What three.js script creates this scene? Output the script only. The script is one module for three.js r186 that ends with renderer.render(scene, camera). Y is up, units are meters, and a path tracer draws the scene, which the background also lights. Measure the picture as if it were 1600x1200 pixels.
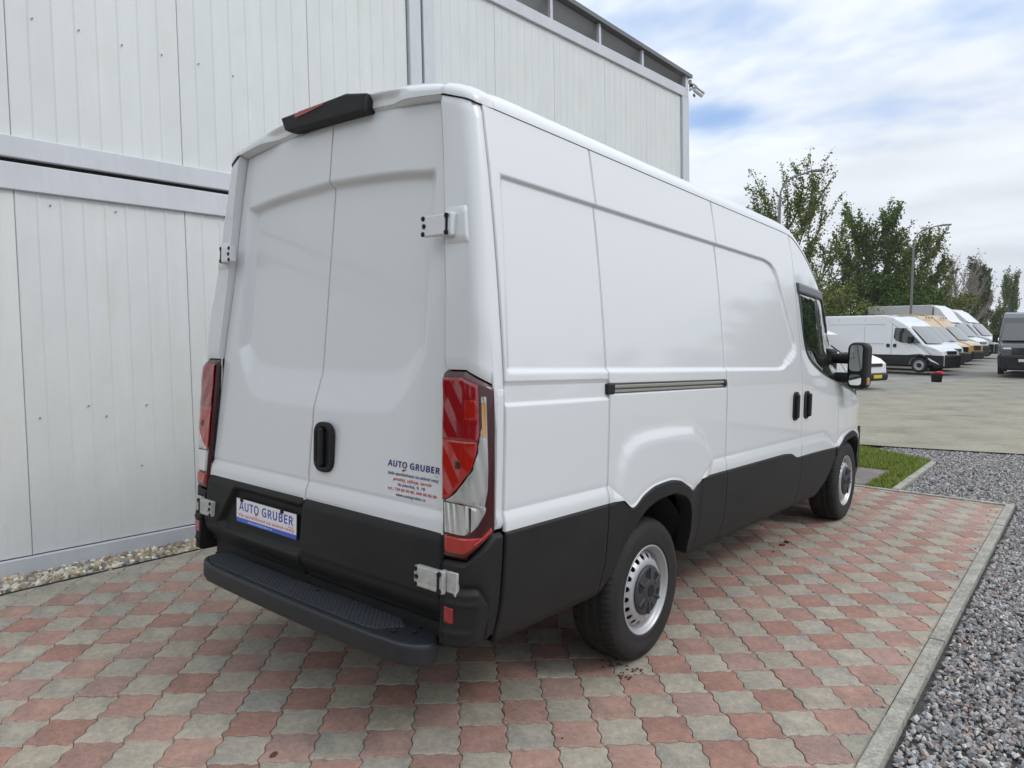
import * as THREE from 'three';
import { RoundedBoxGeometry } from 'three/addons/geometries/RoundedBoxGeometry.js';
import { mergeGeometries } from 'three/addons/utils/BufferGeometryUtils.js';
import { ImprovedNoise } from 'three/addons/math/ImprovedNoise.js';

// ---------------------------------------------------------------- camera, sky, sun, exposure
const scene = new THREE.Scene();
const camera = new THREE.PerspectiveCamera(57.136, 4 / 3, 0.05, 3000);
camera.position.set(2.6052, 1.5658, 3.0137);
camera.rotation.set(-0.0651, 0.6928, 0.0061, 'YXZ');
const renderer = new THREE.WebGLRenderer({ antialias: true });
renderer.setSize(1024, 768);
renderer.toneMapping = THREE.LinearToneMapping;
renderer.toneMappingExposure = 1.06;
renderer.shadowMap.enabled = true;

const rng = (seed) => () => { seed |= 0; seed = seed + 0x6D2B79F5 | 0; let t = Math.imul(seed ^ seed >>> 15, 1 | seed); t = t + Math.imul(t ^ t >>> 7, 61 | t) ^ t; return ((t ^ t >>> 14) >>> 0) / 4294967296; };
const noise = new ImprovedNoise();
const N3 = (x, y, z) => noise.noise(x, y, z);
const fbm = (x, y, z, o = 5) => { let a = 0.5, s = 0; for (let i = 0; i < o; i++) { s += a * N3(x, y, z); x *= 2.03; y *= 2.03; z *= 2.03; a *= 0.52; } return s; };
const clamp = (x, a = 0, b = 1) => Math.min(b, Math.max(a, x));
const ss = (a, b, x) => { const t = clamp((x - a) / (b - a)); return t * t * (3 - 2 * t); };
const mix = (a, b, t) => a + (b - a) * t;

const SUN = new THREE.Vector3(0.66, 0.70, -0.24).normalize();
function makeSky() {
  const W = 2048, H = 1024, d = new Float32Array(W * H * 4);
  for (let j = 0; j < H; j++) {
    const el = ((j + 0.5) / H - 0.5) * Math.PI, sy = Math.sin(el), cy = Math.cos(el);
    if (sy < -0.03) { for (let i = 0; i < W; i++) d.set([0.20, 0.195, 0.18, 1], (j * W + i) * 4); continue; }
    for (let i = 0; i < W; i++) {
      const az = ((i + 0.5) / W - 0.5) * 2 * Math.PI, x = Math.cos(az) * cy, z = Math.sin(az) * cy;
      const up = Math.max(sy, 0), k = 1 / (up + 0.16);
      const px = x * k, pz = z * k;
      // thin layered cloud, drawn out along one direction, with a few blue openings
      const wx = fbm(px * 0.9 + 7, 2.3, pz * 0.9, 3) * 0.5;
      let c = fbm(px * 0.75 + wx + 3.1, 5.2, pz * 1.15 - 2.4 + wx, 6) * 1.1 + 0.70;
      c += 0.40 * fbm(px * 3.4, 1.7, pz * 5.2, 5) + 0.30 * fbm(px * 9.5 + wx * 4, 4.1, pz * 15 - wx * 3, 4);
      const gap = (az0, el0, sa, se) => Math.exp(-(((az - az0) / sa) ** 2) - (((el - el0) / se) ** 2));
      c -= 0.60 * gap(-1.985, 0.286, 0.075, 0.018) + 0.25 * gap(-1.80, 0.275, 0.10, 0.016) + 0.30 * gap(-2.02, 0.40, 0.12, 0.03) + 0.25 * gap(-1.66, 0.36, 0.08, 0.02);
      c = mix(0.30, 1, ss(0.02, 0.80, c)) - 0.28 * gap(-1.985, 0.286, 0.075, 0.018);
      c = mix(c, 1, 0.75 * ss(0.30, 0.02, el));
      const dim = (1 + 2 * up) / 3;                       // overcast: brighter towards the zenith
      const cs = Math.max(0, x * SUN.x + sy * SUN.y + z * SUN.z);
      const glow = 0.45 * cs ** 6 + 0.7 * cs ** 40;
      const cl = 0.74 + 0.95 * (dim - 0.33) + 0.8 * glow + 0.20 * fbm(px * 1.6 + 9, 8, pz * 2.9, 6);
      const cb = [0.935 * cl, 0.988 * cl, 1.06 * cl];
      const b = 0.55 + 0.5 * glow;
      const bl = [0.42 * b + 0.10, 0.74 * b + 0.10, 1.40 * b + 0.06];
      const o = (j * W + i) * 4;
      for (let q = 0; q < 3; q++) d[o + q] = sy < -0.02 ? [0.20, 0.195, 0.18][q] : mix(bl[q], cb[q], c);
      d[o + 3] = 1;
    }
  }
  const t = new THREE.DataTexture(d, W, H, THREE.RGBAFormat, THREE.FloatType);
  t.mapping = THREE.EquirectangularReflectionMapping; t.minFilter = t.magFilter = THREE.LinearFilter; t.needsUpdate = true;
  return t;
}
const skyTex = makeSky();
scene.background = skyTex; scene.environment = skyTex;
const sun = new THREE.DirectionalLight(0xfff8f0, 0.85);
sun.name = 'sun'; sun.position.copy(SUN).multiplyScalar(60); sun.castShadow = true; sun.shadow.radius = 26;
sun.shadow.mapSize.set(2048, 2048); Object.assign(sun.shadow.camera, { left: -30, right: 30, top: 30, bottom: -30, far: 200 });
scene.add(sun); scene.add(sun.target);

// ---------------------------------------------------------------- helpers
const used = {};
const numbered = (n) => { const k = used[n] = (used[n] ?? -1) + 1; return k ? `${n}_${String(k).padStart(3, '0')}` : n; };
function tag(o, label, category, group, kind) { if (label) o.userData.label = label; if (category) o.userData.category = category; if (group) o.userData.group = group; if (kind) o.userData.kind = kind; return o; }
function thing(name, label, category, pos = [0, 0, 0], turn = 0, group) { const o = new THREE.Group(); o.name = numbered(name); o.position.set(...pos); o.rotation.y = turn; scene.add(o); return tag(o, label, category, group); }
function part(name, geo, mat, parent = scene, kind) {
  const m = new THREE.Mesh(Array.isArray(geo) ? join(geo) : geo, mat); m.name = parent === scene ? numbered(name) : name; m.castShadow = m.receiveShadow = true; parent.add(m);
  if (kind) m.userData.kind = kind; return m;
}
const pieces = (name, gs, mat, parent, kind) => gs.map((g) => part(name, g, mat, parent, kind));
function sub(name, parent) { const g = new THREE.Group(); g.name = name; parent.add(g); return g; }
const join = (gs) => mergeGeometries(gs.map((g) => { g = g.index ? g.toNonIndexed() : g; for (const k of Object.keys(g.attributes)) if (!['position', 'normal', 'uv'].includes(k)) g.deleteAttribute(k); if (!g.attributes.uv) g.setAttribute('uv', new THREE.BufferAttribute(new Float32Array(g.attributes.position.count * 2), 2)); return g; }));
const box = (w, h, d, x = 0, y = 0, z = 0) => new THREE.BoxGeometry(w, h, d).translate(x, y, z);
const rbox = (w, h, d, r, x = 0, y = 0, z = 0, s = 2) => new RoundedBoxGeometry(w, h, d, s, Math.min(r, w / 2.05, h / 2.05, d / 2.05)).translate(x, y, z);
const cyl = (r, h, x = 0, y = 0, z = 0, n = 20, r2 = r) => new THREE.CylinderGeometry(r2, r, h, n).translate(x, y, z);
function mUV(g, k = 1) { g = g.index ? g.toNonIndexed() : g; const p = g.attributes.position, n = g.attributes.normal, u = new Float32Array(p.count * 2); for (let i = 0; i < p.count; i++) { const a = Math.abs(n.getX(i)), b = Math.abs(n.getY(i)), c = Math.abs(n.getZ(i)); u[2 * i] = (a > b && a > c ? p.getZ(i) : p.getX(i)) * k; u[2 * i + 1] = (b >= a && b >= c ? p.getZ(i) : p.getY(i)) * k; } g.setAttribute('uv', new THREE.BufferAttribute(u, 2)); return g; }
const V = (x, y, z) => new THREE.Vector3(x, y, z);
function tube(pts, r, n = 24, rs = 8, closed = false) { return new THREE.TubeGeometry(new THREE.CatmullRomCurve3(pts.map((p) => V(...p)), closed), n, r, rs, closed); }
function grid(us, vs, fn, flip = false) {
  const nu = us.length, nv = vs.length, P = new Float32Array(nu * nv * 3), U = new Float32Array(nu * nv * 2), I = [];
  for (let j = 0; j < nv; j++) for (let i = 0; i < nu; i++) { const p = fn(us[i], vs[j], i, j), k = j * nu + i; P.set(p.slice(0, 3), k * 3); U[k * 2] = p[3] ?? us[i]; U[k * 2 + 1] = p[4] ?? vs[j]; }
  for (let j = 0; j < nv - 1; j++) for (let i = 0; i < nu - 1; i++) { const a = j * nu + i, b = a + 1, c = a + nu, e = c + 1; if (flip) I.push(a, c, b, b, c, e); else I.push(a, b, c, b, e, c); }
  const g = new THREE.BufferGeometry(); g.setAttribute('position', new THREE.BufferAttribute(P, 3)); g.setAttribute('uv', new THREE.BufferAttribute(U, 2)); g.setIndex(I); g.computeVertexNormals(); return g;
}
const lin = (a, b, n) => Array.from({ length: n + 1 }, (_, i) => a + (b - a) * i / n);
const seq = (...q) => { const r = [q[0]]; for (let i = 1; i < q.length; i += 2) { const a = r[r.length - 1]; for (let k = 1; k <= q[i]; k++) r.push(a + (q[i + 1] - a) * k / q[i]); } return r; };
function pchip(tbl) {                                               // monotone interpolation through points sorted by x
  const x = tbl.map((t) => t[0]), y = tbl.map((t) => t[1]), n = x.length, h = [], dl = [], m = new Array(n).fill(0);
  for (let i = 0; i < n - 1; i++) { h.push(x[i + 1] - x[i]); dl.push((y[i + 1] - y[i]) / h[i]); }
  for (let i = 1; i < n - 1; i++) m[i] = dl[i - 1] * dl[i] <= 0 ? 0 : 3 * (h[i - 1] + h[i]) / ((2 * h[i] + h[i - 1]) / dl[i - 1] + (h[i] + 2 * h[i - 1]) / dl[i]);
  m[0] = dl[0]; m[n - 1] = dl[n - 2];
  return (v) => { if (v <= x[0]) return y[0]; if (v >= x[n - 1]) return y[n - 1]; let i = 0; while (v > x[i + 1]) i++; const t = (v - x[i]) / h[i], t2 = t * t, t3 = t2 * t; return (2 * t3 - 3 * t2 + 1) * y[i] + (t3 - 2 * t2 + t) * h[i] * m[i] + (3 * t2 - 2 * t3) * y[i + 1] + (t3 - t2) * h[i] * m[i + 1]; };
}
const plin = (tbl) => (v) => { if (v <= tbl[0][0]) return tbl[0][1]; for (let i = 0; i < tbl.length - 1; i++) if (v <= tbl[i + 1][0]) return mix(tbl[i][1], tbl[i + 1][1], (v - tbl[i][0]) / (tbl[i + 1][0] - tbl[i][0])); return tbl[tbl.length - 1][1]; };
function sdPoly(p, x, y) {                                          // signed distance, negative inside
  let d = 1e9, s = 1;
  for (let i = 0, j = p.length - 1; i < p.length; j = i, i++) {
    const ex = p[j][0] - p[i][0], ey = p[j][1] - p[i][1], wx = x - p[i][0], wy = y - p[i][1], t = clamp((wx * ex + wy * ey) / (ex * ex + ey * ey));
    d = Math.min(d, (wx - ex * t) ** 2 + (wy - ey * t) ** 2);
    const a = y >= p[i][1], b = y < p[j][1], c = ex * wy > ey * wx;
    if ((a && b && c) || (!a && !b && !c)) s = -s;
  }
  return s * Math.sqrt(d);
}
function extr(pts, depth, bevel = 0, holes = [], seg = 2) {
  const s = new THREE.Shape(pts.map((p) => new THREE.Vector2(...p))); for (const h of holes) s.holes.push(new THREE.Path(h.map((p) => new THREE.Vector2(...p))));
  return new THREE.ExtrudeGeometry(s, { depth, bevelEnabled: bevel > 0, bevelSize: bevel, bevelThickness: bevel, bevelOffset: -bevel, bevelSegments: seg, curveSegments: 8, steps: 1 });
}
const circ = (cx, cy, r, n = 14) => Array.from({ length: n }, (_, i) => [cx + r * Math.cos(i / n * 2 * Math.PI), cy + r * Math.sin(i / n * 2 * Math.PI)]);
const rrect = (w, h, r, n = 5) => { const o = []; for (const [sx, sy, a] of [[1, 1, 0], [-1, 1, 1], [-1, -1, 2], [1, -1, 3]]) for (let i = 0; i <= n; i++) { const t = (a + i / n) * Math.PI / 2; o.push([sx * (w / 2 - r) + r * Math.cos(t), sy * (h / 2 - r) + r * Math.sin(t)]); } return o; };

// textures: fn(u, v) -> [r, g, b] in 0..255 (or one value)
function dataTex(n, fn, srgb = true, m = n) {
  const d = new Uint8Array(n * m * 4);
  for (let j = 0; j < m; j++) for (let i = 0; i < n; i++) { let c = fn(i / n, j / m, i, j); if (!Array.isArray(c)) c = [c, c, c]; const o = (j * n + i) * 4; d[o] = clamp(c[0], 0, 255); d[o + 1] = clamp(c[1], 0, 255); d[o + 2] = clamp(c[2], 0, 255); d[o + 3] = 255; }
  const t = new THREE.DataTexture(d, n, m); t.wrapS = t.wrapT = THREE.RepeatWrapping; t.magFilter = THREE.LinearFilter; t.minFilter = THREE.LinearMipmapLinearFilter; t.generateMipmaps = true; if (srgb) t.colorSpace = THREE.SRGBColorSpace; t.needsUpdate = true; return t;
}
// periodic value noise on the unit square
const latR = rng(99), LAT = Float32Array.from({ length: 65536 }, () => latR() * 2 - 1);
const pn = (x, y, px, py, sd) => { const xi = Math.floor(x), yi = Math.floor(y), fx = x - xi, fy = y - yi, sx = fx * fx * (3 - 2 * fx), sy = fy * fy * (3 - 2 * fy), at = (i, j) => LAT[((((j % py + py) % py) * 131 + ((i % px + px) % px) * 37 + sd * 1013) ^ (((i % px + px) % px) << 7)) & 65535]; return mix(mix(at(xi, yi), at(xi + 1, yi), sx), mix(at(xi, yi + 1), at(xi + 1, yi + 1), sx), sy); };
const tfbm = (u, v, f, seed, o = 4, fy = f) => { let s = 0, q = 0.42; for (let k = 0; k < o; k++) { s += q * pn(u * f, v * fy, f, fy, seed + k * 7); f *= 2; fy *= 2; q *= 0.55; } return s; };
const rep = (t, x, y = x) => { const c = t.clone(); c.repeat.set(x, y); c.needsUpdate = true; return c; };
const std = (color, roughness, o = {}) => new THREE.MeshStandardMaterial({ color: new THREE.Color().setRGB(...(Array.isArray(color) ? color : [color, color, color])), roughness, metalness: 0, side: THREE.DoubleSide, ...o });
const phys = (color, roughness, o = {}) => new THREE.MeshPhysicalMaterial({ color: new THREE.Color().setRGB(...(Array.isArray(color) ? color : [color, color, color])), roughness, metalness: 0, side: THREE.DoubleSide, ...o });
const hash = rng(4242), grainN = Float32Array.from({ length: 65536 }, () => hash());
const grainAt = (i, j) => grainN[((j & 255) << 8) | (i & 255)];
const fineBump = dataTex(256, (u, v, i, j) => 128 + 90 * (grainAt(i, j) - 0.5) + 120 * tfbm(u, v, 40, 3, 3), false);
const stoneTex = dataTex(512, (u, v, i, j) => { const g = grainAt(i * 7 + (j >> 3), j * 3), n = tfbm(u, v, 60, 2, 4), m = tfbm(u, v, 6, 11, 4); const b = 205 + 60 * (g - 0.5) + 50 * n + 42 * m; return [b, b, b]; });
const concTex = dataTex(1024, (u, v, i, j) => { const g = grainAt(i * 3, j * 5 + (i >> 4)), n = tfbm(u, v, 90, 5, 3), m = tfbm(u, v, 5, 21, 5), s = ss(0.22, 0.42, tfbm(u, v, 9, 33, 5)); const b = 208 + 30 * (g - 0.5) + 26 * n + 32 * m; return [b - 12 * s, b - 12 * s, b - 15 * s - 4 * m]; });
const plasticTex = dataTex(512, (u, v, i, j) => { const m = tfbm(u, v, 7, 51, 5), n = tfbm(u, v, 50, 53, 3), s = ss(0.2, 0.5, tfbm(u, v, 18, 61, 4, 9)); const b = 190 + 70 * m + 40 * n + 24 * (grainAt(i, j * 3) - 0.5); return [b + 26 * s, b + 20 * s, b + 10 * s]; });

const M = {
  white: phys([0.675, 0.69, 0.695], 0.38, { clearcoat: 1, clearcoatRoughness: 0.075 }),
  black: std([0.0092, 0.0094, 0.0098], 0.64, { map: rep(plasticTex, 1.3), bumpMap: rep(fineBump, 9), bumpScale: 0.0004 }),
  stepBlack: std([0.016, 0.018, 0.022], 0.5, { bumpMap: rep(fineBump, 6), bumpScale: 0.0004 }),
  dark: std(0.012, 0.85), gap: std(0.008, 0.9),
  glossBlack: phys(0.012, 0.25, { clearcoat: 1, clearcoatRoughness: 0.05 }),
  rubber: std([0.022, 0.021, 0.020], 0.72, { map: rep(plasticTex, 2), bumpMap: rep(fineBump, 8), bumpScale: 0.0006 }),
  steel: std([0.62, 0.62, 0.61], 0.34, { metalness: 0.75 }),
  rimSteel: std([0.46, 0.465, 0.47], 0.42, { metalness: 0.55, bumpMap: rep(fineBump, 3), bumpScale: 0.0002 }),
  rail: std([0.42, 0.40, 0.36], 0.42, { metalness: 0.6 }),
  glass: phys([0.012, 0.018, 0.016], 0.02, { clearcoat: 1, clearcoatRoughness: 0.0, ior: 1.6 }),
  mirror: std([0.75, 0.78, 0.76], 0.03, { metalness: 1 }),
  red: phys([0.27, 0.004, 0.008], 0.16, { clearcoat: 1, clearcoatRoughness: 0.02 }),
  redBright: phys([0.36, 0.009, 0.006], 0.16, { clearcoat: 1, clearcoatRoughness: 0.02 }),
  redDeep: phys([0.24, 0.004, 0.010], 0.16, { clearcoat: 1, clearcoatRoughness: 0.02 }),
  redDark: phys([0.045, 0.002, 0.004], 0.3, { clearcoat: 0.6, clearcoatRoughness: 0.02 }),
  amber: phys([0.52, 0.24, 0.05], 0.2, { clearcoat: 1, clearcoatRoughness: 0.03 }),
  chrome: std([0.78, 0.78, 0.78], 0.16, { metalness: 0.9 }),
  clearLens: phys([0.50, 0.50, 0.49], 0.12, { clearcoat: 1, clearcoatRoughness: 0.02, metalness: 0.5 }),
  hinge: std([0.66, 0.655, 0.62], 0.5, { map: rep(stoneTex, 1) }),
  asphalt: std([0.20, 0.198, 0.19], 0.95),
};
// ---------------------------------------------------------------- ground
// level around the van, rising gently beyond 30 m
const gy = (x, z) => z > -30 ? 0 : Math.min(0.02 * (-z - 30), 0.9);
const flat = (x0, x1, nx, z0, z1, nz, dy, tile = 1) => grid(lin(x0, x1, nx), lin(z1, z0, nz), (x, z) => [x, gy(x, z) + dy, z, x / tile, z / tile], true);
{
  const m = std([0.37, 0.36, 0.325], 0.95, { map: rep(concTex, 1), bumpMap: rep(fineBump, 2), bumpScale: 0.006 });
  const zs = [60, 20, 5, -5, -10, -20, -29, -31, -35, -40, -50, -60, -75, -80, -120, -250, -500, -900];
  const xs = [-600, -200, -60, -20, -8, -3, 0, 3, 8, 20, 60, 200, 600];
  const g = grid(xs, zs, (x, z) => [x, gy(x, z) - 0.075, z, x / 4, z / 4]);
  tag(part('ground', g, m), 'grey gravelly ground of the yard running to the horizon', null, null, 'structure');
}
// block paving: square wavy-edged pavers laid diagonally, red and grey columns in turn
const LX = 0.1303, LZ = 0.262, PX0 = 1.8623, PZ0 = -1.07;
{
  const pav = new THREE.Group(); pav.name = 'paving'; scene.add(pav); tag(pav, 'driveway of red and grey wavy edged block pavers laid diagonally', null, null, 'structure');
  const A = [LX, LZ / 2], B = [LX, -LZ / 2];                       // the two sides of a paver in (x, z)
  const lenA = Math.hypot(...A), E = 9;
  const wave = (t) => 0.0038 * Math.sin(2 * Math.PI * t) + 0.0072 * Math.sin(4 * Math.PI * t);
  const nA = [A[1] / lenA, -A[0] / lenA], nB = [B[1] / lenA, -B[0] / lenA];
  const outline = (gap) => {                                        // relative to the paver's centre, walking the four sides
    const o = [], c0 = [-(A[0] + B[0]) / 2, -(A[1] + B[1]) / 2];
    const side = (s, d, n, rev) => { for (let i = 0; i < E; i++) { const t = rev ? 1 - i / E : i / E, w = wave(t); o.push([s[0] + d[0] * t + n[0] * w, s[1] + d[1] * t + n[1] * w]); } };
    side(c0, A, nA, false); side([c0[0] + A[0], c0[1] + A[1]], B, nB, false); side([c0[0] + B[0], c0[1] + B[1]], A, nA, true); side(c0, B, nB, true);
    const area = o.reduce((s, p, i) => { const q = o[(i + 1) % o.length]; return s + p[0] * q[1] - p[1] * q[0]; }, 0), sg = area > 0 ? 1 : -1;
    return o.map((p, i) => { const a = o[(i + o.length - 1) % o.length], b = o[(i + 1) % o.length], tx = b[0] - a[0], tz = b[1] - a[1], l = Math.hypot(tx, tz); return [p[0] - sg * gap * tz / l, p[1] + sg * gap * tx / l]; });
  };
  const clip = (poly, inside, cut) => { const r = []; for (let i = 0; i < poly.length; i++) { const a = poly[i], b = poly[(i + 1) % poly.length], ia = inside(a), ib = inside(b); if (ia) r.push(a); if (ia !== ib) r.push(cut(a, b)); } return r; };
  const cutAt = (k, v) => (a, b) => { const t = (v - a[k]) / (b[k] - a[k]); return [a[0] + (b[0] - a[0]) * t, a[1] + (b[1] - a[1]) * t]; };
  const base = outline(0.0011);
  const solid = (poly, uo) => {                                     // rounded-edge slab 6 cm thick, top at y = 0
    if (poly.length < 3) return null;
    const area = poly.reduce((s, p, i) => { const q = poly[(i + 1) % poly.length]; return s + p[0] * q[1] - p[1] * q[0]; }, 0);
    if (Math.abs(area) < 0.004) return null;
    const q = area > 0 ? poly : poly.slice().reverse(), n = q.length;
    const inset = (d) => q.map((p, i) => { const a = q[(i + n - 1) % n], b = q[(i + 1) % n], tx = b[0] - a[0], tz = b[1] - a[1], l = Math.hypot(tx, tz) || 1; return [p[0] - d * tz / l, p[1] + d * tx / l]; });
    const rings = [[q, -0.03], [q, -0.003], [inset(0.0028), 0]];
    const P = [], U = [], I = [];
    for (const [r, y] of rings) for (const p of r) { P.push(p[0], y, p[1]); U.push(p[0] * 1.6 + uo[0] + y, p[1] * 1.6 + uo[1] + y); }
    for (let k = 0; k < 2; k++) for (let i = 0; i < n; i++) { const a = k * n + i, b = k * n + (i + 1) % n, c = a + n, d = b + n; I.push(a, c, b, b, c, d); }
    const f = THREE.ShapeUtils.triangulateShape(rings[2][0].map((p) => new THREE.Vector2(...p)), []);
    for (const t of f) I.push(2 * n + t[0], 2 * n + t[2], 2 * n + t[1]);
    const g = new THREE.BufferGeometry(); g.setAttribute('position', new THREE.Float32BufferAttribute(P, 3)); g.setAttribute('uv', new THREE.Float32BufferAttribute(U, 2)); g.setIndex(I); g.computeVertexNormals(); return g;
  };
  const R = rng(77);
  const reds = [[0.51, 0.315, 0.252], [0.48, 0.295, 0.242], [0.535, 0.34, 0.275], [0.485, 0.32, 0.272], [0.465, 0.265, 0.208]];
  const greys = [[0.505, 0.458, 0.372], [0.475, 0.435, 0.358], [0.525, 0.478, 0.388], [0.485, 0.448, 0.378], [0.502, 0.446, 0.352]];
  const blotch = dataTex(512, (u, v, i, j) => { const g = grainAt(i * 5 + (j >> 4), j * 3), g2 = grainAt(i >> 1, (j >> 1) + 99), m = tfbm(u, v, 7, 71, 5), n = tfbm(u, v, 34, 75, 3); const sp = g2 > 0.965 ? 40 : g2 < 0.03 ? -55 : 0; const b = 212 + 40 * (g - 0.5) + 34 * m + 26 * n + sp * 0.7; return [b, b - 1 - 6 * m, b - 2 - 9 * m]; });
  const mats = [reds, greys].map((set) => set.map((c) => std(c, 0.88, { map: blotch, bumpMap: fineBump, bumpScale: 0.0012 })));
  const full = [[0, 0], [0.31, 0.17], [0.62, 0.55], [0.13, 0.78], [0.47, 0.36], [0.83, 0.91]].map((u) => solid(base, u));
  const cells = [];
  const X0 = -2.405, X1 = 1.988, Z0 = -5.09, Z1 = 4.6;
  for (let c = -1; c <= 33; c++) for (let s = -19; s < 24; s++) {
    const x = PX0 - c * LX, z = PZ0 + (s + (c & 1 ? 0.5 : 0)) * LZ;
    if (z < Z0 - 0.13 || z > Z1) continue;
    let poly = base.map((p) => [p[0] + x, p[1] + z]), cut = false;
    for (const [k, v, sg] of [[0, X0, 1], [0, X1, -1], [1, Z0, 1]]) if (poly.some((p) => sg * p[k] < sg * v)) { poly = clip(poly, (p) => sg * p[k] > sg * v, cutAt(k, v)); cut = true; }
    if (poly.length < 3) continue;
    const red = (c & 1) === 0 && c < 31 && c >= 0;
    let geo = full[(R() * 6) | 0];
    if (cut) { geo = solid(poly.map((p) => [p[0] - x, p[1] - z]), [R(), R()]); if (!geo) continue; }
    const mat = mats[red ? 0 : 1][(R() * 5) | 0], y = (R() - 0.5) * 0.003, rx = (R() - 0.5) * 0.012, rz = (R() - 0.5) * 0.012;
    const d = Math.hypot(x - 2.6, z - 3.0), v = (x - 2.6) * -0.6387 + (z - 3.0) * -0.7695, hgt = (x - 2.6) * 0.7695 + (z - 3.0) * -0.6387;
    const seen = v > 1.5 && Math.abs(hgt) / v < 0.76 && !(x > -0.95 && x < 0.9 && z < 0.9 && z > -4.3);
    cells.push({ geo, mat, x, y, z, rx, rz, rank: seen ? d : 100 + d });
  }
  cells.sort((a, b) => a.rank - b.rank);
  const rest = new Map();
  cells.forEach((k, i) => {
    if (i < 300) { const m = part('paver', k.geo, k.mat, pav); m.position.set(k.x, k.y, k.z); m.rotation.set(k.rx, 0, k.rz); }
    else { const g = k.geo.clone().applyMatrix4(new THREE.Matrix4().compose(V(k.x, k.y, k.z), new THREE.Quaternion().setFromEuler(new THREE.Euler(k.rx, 0, k.rz)), V(1, 1, 1))); if (!rest.has(k.mat)) rest.set(k.mat, []); rest.get(k.mat).push(g); }
  });
  for (const [mat, gs] of rest) part('paver_field', join(gs), mat, pav, 'stuff');
  part('joint_sand', flat(X0, X1, 8, Z0, Z1, 8, -0.007, 0.5), std([0.24, 0.22, 0.18], 1, { map: rep(stoneTex, 1) }), pav);
  // dry leaves and rusty crumbs lying on the blocks
  const lf = [], L = rng(9);
  const drop = (x, z, s) => { const g = new THREE.SphereGeometry(s, 7, 4); g.scale(1, 0.28, 0.55 + 0.3 * L()); g.rotateY(L() * 6); g.translate(x, 0.003 + s * 0.1, z); lf.push(g); };
  for (const [x, z, s] of [[0.30, 1.62, 0.02], [1.16, 1.05, 0.009], [1.30, 1.02, 0.008], [1.06, 0.83, 0.006]]) drop(x, z, s);
  for (let i = 0; i < 34; i++) { const a = L() * 6.3, r = 0.17 * Math.sqrt(L()); drop(0.93 + 0.7 * r * Math.cos(a), 0.18 + 0.5 * r * Math.sin(a), 0.004 + 0.007 * L()); }
  for (const [x, z, s] of [[0.82, -2.48, 0.030], [0.82, -2.38, 0.026], [0.83, -2.16, 0.014]]) drop(x, z, s);
  part('dry_leaf', join(lf), std([0.11, 0.035, 0.02], 0.9), pav, 'stuff');
}
// concrete edging stones
{
  const m = std([0.51, 0.488, 0.42], 0.92, { map: rep(stoneTex, 1.3), bumpMap: rep(fineBump, 3), bumpScale: 0.002 });
  const k = new THREE.Group(); k.name = 'kerb'; scene.add(k); tag(k, 'narrow concrete edging stones around the block paving', null, null, 'structure');
  const R = rng(5);
  const stone = (x, z, len, w, along) => { const g = mUV(rbox(along ? w : len, 0.2, along ? len : w, 0.006, 0, -0.088, 0, 2)).translate(0, 0, 0), uo = R(), ua = g.attributes.uv; for (let i = 0; i < ua.count; i++) ua.setXY(i, ua.getX(i) + uo, ua.getY(i) + uo * 3); const s = part('kerb_stone', g, m, k); s.position.set(x, (R() - 0.5) * 0.006, z); s.rotation.y = (R() - 0.5) * 0.004; };
  for (let i = 0; i < 10; i++) stone(2.026, -4.65 + i * 0.995, 0.99, 0.068, true);
  for (let i = 0; i < 5; i++) stone(1.565 - i * 0.995, -5.135, 0.99, 0.068, false);
  for (let i = 0; i < 2; i++) stone(1.03, -5.75 - i * 1.1, 1.095, 0.075, true);
  part('liner_edge', box(0.007, 0.08, 13, -2.416, -0.034, -1.6), std(0.05, 0.8), k);
}
function stones(name, label, n, place, size, cols, seed, tones, sharp) {
  const R = rng(seed), base = new THREE.IcosahedronGeometry(1, sharp ? 0 : 1), p = base.attributes.position;
  for (let i = 0; i < p.count; i++) { const k = 1 + (sharp ? 0.75 : 0.42) * N3(p.getX(i) * 1.9 + seed + 0.31, p.getY(i) * 1.9 + 0.47, p.getZ(i) * 1.9 + 0.11); p.setXYZ(i, p.getX(i) * k, p.getY(i) * k, p.getZ(i) * k); }
  base.computeVertexNormals();
  const im = new THREE.InstancedMesh(base, std([1, 1, 1], 0.9), n), q = new THREE.Quaternion(), e = new THREE.Euler(), mt = new THREE.Matrix4(), c = new THREE.Color();
  for (let i = 0; i < n; i++) {
    const [x, y, z] = place(R), s = size(R), k = cols[(R() * cols.length) | 0], t = tones[0] + tones[1] * R();
    q.setFromEuler(e.set(R() * 6.3, R() * 6.3, R() * 6.3));
    mt.compose(V(x, y, z), q, V(s * (0.8 + 0.5 * R()), s * (0.55 + 0.35 * R()), s * (0.7 + 0.4 * R()))); im.setMatrixAt(i, mt); im.setColorAt(i, c.setRGB(k[0] * t, k[1] * t, k[2] * t));
  }
  im.name = numbered(name); im.castShadow = im.receiveShadow = true; scene.add(im); return tag(im, label, null, null, 'stuff');
}
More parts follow.
